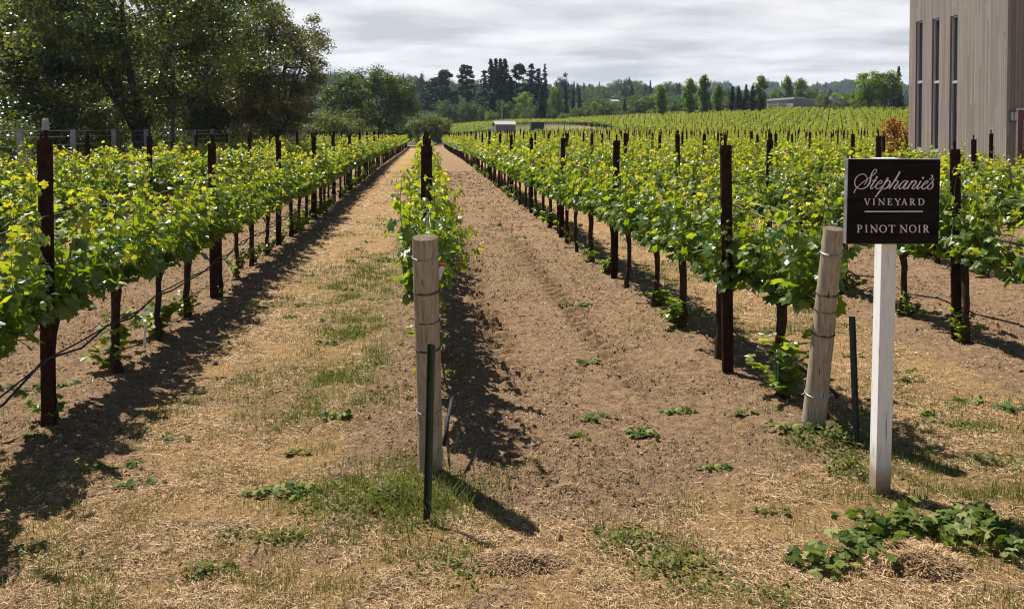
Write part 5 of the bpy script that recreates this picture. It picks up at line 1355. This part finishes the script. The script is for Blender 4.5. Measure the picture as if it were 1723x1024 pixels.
# low broad-leaved weeds in patches
def weeds(name, cx_, cy_, rx, ry, n, h, seed, label, sz=(.010, .026)):
    n = int(n * .5); rs = rngf(seed); r = rs.rand(n) ** .8 * 1.25; a = rs.uniform(0, 6.283, n); x = cx_ + r * np.cos(a) * rx + rs.normal(0, rx * .12, n); y = cy_ + r * np.sin(a) * ry + rs.normal(0, ry * .12, n)
    z = terrain(x, y) + rs.rand(n) * h * (1 - .7 * r) + .004
    mb = MB(); leaves(mb, np.stack([x, y, z], 1), rs.normal(0, .5, (n, 3)) + np.array([0, 0, 1]), rs.normal(0, 1, (n, 3)), rs.uniform(sz[0], sz[1], n) * 1.0, np.clip(rs.normal(.45, .28, n), 0, 1), LEAF_MID, .1)
    return tag(mb.obj(name, M_grass2), label, 'weeds', None, 'stuff')
M_grass2 = foliage_mat('weed_leaf', [(0, (.050, .080, .014)), (.5, (.13, .155, .035)), (1, (.28, .24, .10))], [(0, (.10, .17, .01)), (1, (.36, .36, .05))], .3, .6, .15)
p = at(655, 845); weeds('weed_patch', p.x, p.y, .42, .30, 3200, .10, 41, 'thick green weed patch at the foot of the centre round post')
p = at(1405, 745); weeds('weed_patch', p.x, p.y, .26, .20, 1500, .12, 42, 'green weeds at the foot of the leaning post and slim stake')
p = at(1432, 800); weeds('weed_patch', p.x, p.y, .12, .14, 700, .16, 43, 'green weeds touching the white sign post base')
for j, (px, py, r, n, hh) in enumerate(((1060, 910, .20, 700, .05), (1130, 950, .25, 700, .05), (480, 905, .14, 350, .04), (1680, 780, .25, 600, .04), (350, 965, .12, 380, .05), (395, 900, .14, 300, .03), (760, 950, .3, 500, .04), (1300, 1005, .25, 500, .03), (1180, 995, .2, 300, .03), (60, 930, .2, 300, .04), (1640, 720, .2, 400, .04), (590, 560, .35, 700, .04), (600, 620, .3, 500, .03))):
    p = at(px, py); weeds('weed_patch', p.x, p.y, r, r * .7, n, hh, 50 + j, 'low dusty green weeds, ' + ['right of the dirt alley mouth', 'farther right before the alley mouth', 'left foreground below the grass alley', 'right of the sign post shadow', 'lower left foreground', 'left of centre in the straw', 'below the centre stake', 'bottom edge right of centre', 'bottom edge centre', 'far left foreground', 'behind and right of the sign post', 'right side of the grass alley', 'grass alley beside the centre post'][j])
# tall grass tuft around the centre post
p = at(690, 850); rs = rngf(61); q_ = np.stack([p.x + rs.normal(0, .22, 900), p.y + rs.normal(0, .22, 900)], 1)
blades('grass_tuft', q_, 62, .05, .20, .004, M_grass, .5, 'long green grass around the foot of the centre stake', 'grass', .9)
# soil clods and pebbles
def clods(n, seed):
    rs = rngf(seed); pts = emit(n, seed, (-8, 9), (3.7, 45), lambda x, y: soilmask(x, y) * (.15 + .85 * sst(.4, .62, fbm(x * 2, y * 2, 3, 71)))); z = terrain(pts[:, 0], pts[:, 1])
    s = .0045 * (1 + rs.pareto(3.0, n)) * np.maximum(1, np.hypot(pts[:, 0], pts[:, 1]) / 8); s = np.minimum(s, .018 * np.maximum(1, np.hypot(pts[:, 0], pts[:, 1]) / 14))
    oc = np.array([[1, 0, 0], [0, 1, 0], [-1, 0, 0], [0, -1, 0], [0, 0, .8], [0, 0, -.6]], float)
    tr_ = np.array([[0, 1, 4], [1, 2, 4], [2, 3, 4], [3, 0, 4], [1, 0, 5], [2, 1, 5], [3, 2, 5], [0, 3, 5]])
    a = rs.uniform(0, 6.283, n); V = oc[None] * (1 + rs.uniform(-.4, .4, (n, 6, 3))) * s[:, None, None]
    V += rs.normal(0, .2, (n, 6, 3)) * s[:, None, None]
    c, s_ = np.cos(a)[:, None], np.sin(a)[:, None]; x = V[..., 0] * c - V[..., 1] * s_; y = V[..., 0] * s_ + V[..., 1] * c
    V = np.stack([x + pts[:, 0:1], y + pts[:, 1:2], V[..., 2] + z[:, None] + s[:, None] * .15], 2).reshape(-1, 3)
    mb = MB(); mb.add(V, t=((np.arange(n) * 6)[:, None, None] + tr_[None]).reshape(-1, 3), a=np.repeat(rs.rand(n), 6))
    m, nt = new_mat('soil_clod'); b = NB(nt); col = b.ramp(b.attr('tint'), [(0, (.15, .095, .058)), (.7, (.28, .185, .115)), (1, (.38, .28, .19))])
    b.out(b.n('ShaderNodeBsdfPrincipled', {'Base Color': col, 'Roughness': .95, 'Specular IOR Level': .1}).outputs[0])
    return tag(mb.obj('soil_clods', m), 'small soil clods and pebbles on the dirt alley', 'clods', None, 'stuff')
clods(85000, 44)
# straw mound bottom right
p = at(1535, 950)
def mound(p, rx, ry, h, n, seed, label, lo=.3):
    rs = rngf(seed); r = np.sqrt(rs.rand(n)); a = rs.uniform(0, 6.283, n); x = p.x + r * np.cos(a) * rx; y = p.y + r * np.sin(a) * ry
    lump = .45 + 1.1 * fbm(x * 14, y * 14, 3, seed)
    z = terrain(x, y) + h * np.cos(np.clip(r, 0, 1) * math.pi / 2) ** .8 * rs.uniform(.35, 1.0, n) * lump
    b = rs.uniform(0, 6.283, n); L = rs.uniform(.015, .055, n); dx = np.cos(b) * L; dy = np.sin(b) * L; dz_ = rs.normal(-.05, .18, n) * L
    P0 = np.stack([x, y, z], 1); D_ = np.stack([dx, dy, dz_], 1); O = np.stack([-np.sin(b), np.cos(b), b * 0], 1) * .0016
    V = np.stack([P0 - O, P0 + O, P0 + D_ + O, P0 + D_ - O], 1).reshape(-1, 3); mb = MB(); mb.add(V, q=np.arange(n)[:, None] * 4 + np.arange(4)[None], a=np.repeat(np.clip(rs.normal(lo, .22, n), 0, 1), 4))
    return tag(mb.obj('straw_mound', M_straw), label, 'straw', None, 'stuff')
mound(p, .27, .16, .10, 9000, 81, 'heap of raked dry straw at the lower right')
mound(at(870, 945), .26, .12, .05, 2600, 82, 'low ridge of dead grass at the mouth of the dirt alley', .15)
for j, (px, py) in enumerate(((955, 822), (575, 880), (350, 885), (1385, 700), (575, 800))):
    mound(at(px, py), .07, .05, .03, 500, 83 + j, 'small dark tuft of dead grass ' + ['on the right alley mouth', 'left of the centre stake', 'in the left foreground', 'by the leaning post', 'in the bare soil left of the centre post'][j], .05)

# cut vine shoots lying on the ground
def cutting(seed, L=.35, n=9, sz=(.05, .10), pile=.0):
    rs = rngf(seed); mb = MB(); sh = MB(); pts = []
    a = 0; x = -L / 2; y = 0
    for i in range(6): pts.append((x, y, .012 + .012 * rs.rand())); x += L / 5; y += rs.normal(0, L * .06)
    pts = np.array(pts); P = []; N = []; D = []; S = []; T = []
    for i in range(n):
        f = rs.rand() * 4.99; k = int(f); c = pts[k] + (pts[k + 1] - pts[k]) * (f - k)
        P.append(c + np.array([rs.normal(0, .03 + pile * .4), rs.normal(0, .035 + pile), rs.uniform(.005, .035 + pile)])); N.append(rs.normal(0, .45, 3) + np.array([0, 0, 1])); D.append(rs.normal(0, 1, 3)); S.append(rs.uniform(*sz)); T.append(rs.rand() ** 1.8)
    leaves(mb, np.array(P), np.array(N), np.array(D), np.array(S), np.array(T), LEAF_HI, .35, rs)
    sh.tube(pts, [.004] * 6, 5)
    return mb.mesh('leaves', M_wilt), sh.mesh('stem', M_shoot)
CUT = [cutting(700 + i, L=.25 + .07 * (i % 3), n=8 + 3 * (i % 4)) for i in range(7)]
spots = [(500, 515, 'grass'), (550, 540, 'grass'), (545, 578, 'grass'), (488, 535, 'grass'), (560, 486, 'grass'), (600, 490, 'grass'), (570, 705, 'grass'), (485, 765, 'grass'), (235, 818, 'grass'), (455, 832, 'grass'),
         (505, 830, 'grass'), (290, 740, 'grass'), (180, 790, 'grass'), (520, 465, 'grass'), (600, 420, 'grass'), (620, 408, 'grass'), (640, 440, 'grass'), (590, 440, 'grass'), (605, 375, 'grass'), (640, 380, 'grass'),
         (995, 612, 'dirt'), (960, 735, 'dirt'), (1005, 705, 'dirt'), (1135, 695, 'dirt'), (1080, 733, 'dirt'), (870, 405, 'dirt'), (925, 440, 'dirt'), (835, 380, 'dirt'), (940, 515, 'dirt'), (985, 518, 'dirt'), (1200, 790, 'dirt'), (810, 352, 'dirt'),
         (1290, 862, 'head'), (1595, 715, 'head'), (1635, 680, 'head'), (1520, 640, 'head'), (1710, 690, 'head'), (1330, 725, 'head'), (1560, 700, 'head'), (1430, 600, 'head'), (1520, 628, 'head'), (1350, 600, 'head'), (1240, 700, 'head'),
         (60, 735, 'left'), (110, 650, 'left'), (150, 520, 'left'), (250, 470, 'left'), (30, 655, 'left')]
lab = {'grass': 'wilted vine cutting lying on the dry grass alley', 'dirt': 'wilted vine cutting lying on the brown dirt alley', 'head': 'wilted vine cutting on the ground around the sign and leaning post', 'left': 'wilted vine cutting on the soil beneath the left row'}
for i, (px, py, w) in enumerate(spots):
    p = at(px, py); e = empty('vine_cutting', (p.x, p.y, H(p.x, p.y)), rr.uniform(-.5, .5)); s = rr.uniform(.6, 1.0); e.scale = (s, s, s); lv, stm = CUT[i % 7]
    link('leaves', lv, e); link('stem', stm, e); tag(e, lab[w], 'vine cutting', 'vine cuttings lying on the ground')
for j, (px, py, L, n, lb) in enumerate(((1420, 945, .55, 34, 'pile of cut leafy shoots at lower right, left part with pale stems'), (1500, 905, .42, 34, 'pile of cut leafy shoots at lower right, broad dark leaves above the straw heap'), (1620, 905, .45, 46, 'pile of cut leafy shoots at lower right, nearest the picture edge'), (1700, 925, .30, 26, 'pile of cut leafy shoots at the right picture edge'))):
    lv, stm = cutting(760 + j, L, int(n * 1.9), (.045, .095), .045); p = at(px, py); e = empty('vine_cutting', (p.x, p.y, H(p.x, p.y) + .01), [.35, .1, -.15, .1][j]); link('leaves', lv, e); link('stem', stm, e); tag(e, lb, 'vine cutting', 'vine cuttings lying on the ground')
# small white riser stubs, green tie, grey cap
for (px, py, h, lb) in ((1133, 547, .19, 'short white plastic riser beside the row right of the dirt alley'), (243, 583, .22, 'short white plastic riser beside the row left of the grass alley')):
    p = at(px, py); mb = MB(); mb.tube([(0, 0, -.05), (.01, 0, h)], [.011, .011], 8); mb.tube([(.01, 0, h), (.01, 0, h + .02)], [.014, .012], 8)
    tag(mb.obj('plastic_riser', M_pvc, loc=(p.x, p.y, H(p.x, p.y))), lb, 'pipe')
mb = MB(); p = Vector((2.70, 6.50, H(2.7, 6.5) + .30)); mb.tube([tuple(p + Vector((math.cos(a) * .05, math.sin(a) * .05, .01 * math.sin(a)))) for a in np.linspace(0, 6.283, 13)], .006, 5, False)
mb.tube([tuple(p + Vector((-.05, -.02, 0))), tuple(p + Vector((-.055, -.03, -.14)))], .006, 5)
tag(mb.obj('tie_tape', simple_mat('green_tape', (.01, .22, .12), (.02, .30, .17), 10, .5, .4)), 'bright green tie tape round the vine trunk by the leaning post', 'tape')
# leafy suckers along the row feet near the camera that lean out over the soil
# ---------------------------------------------------------------- light haze over the whole scene
m_, nt_ = new_mat('air_haze'); b_ = NB(nt_)
v_ = b_.n('ShaderNodeVolumePrincipled', {'Color': (.62, .78, 1.0, 1), 'Density': 0.00014, 'Anisotropy': .3})
b_.n('ShaderNodeOutputMaterial', {'Volume': v_.outputs[0]})
mb = MB(); mb.box(-2600, 2600, -500, 2600, -60, 130); o = mb.obj('haze', m_); tag(o, kind='stuff', label='thin blue haze over the distant hills', cat='haze')
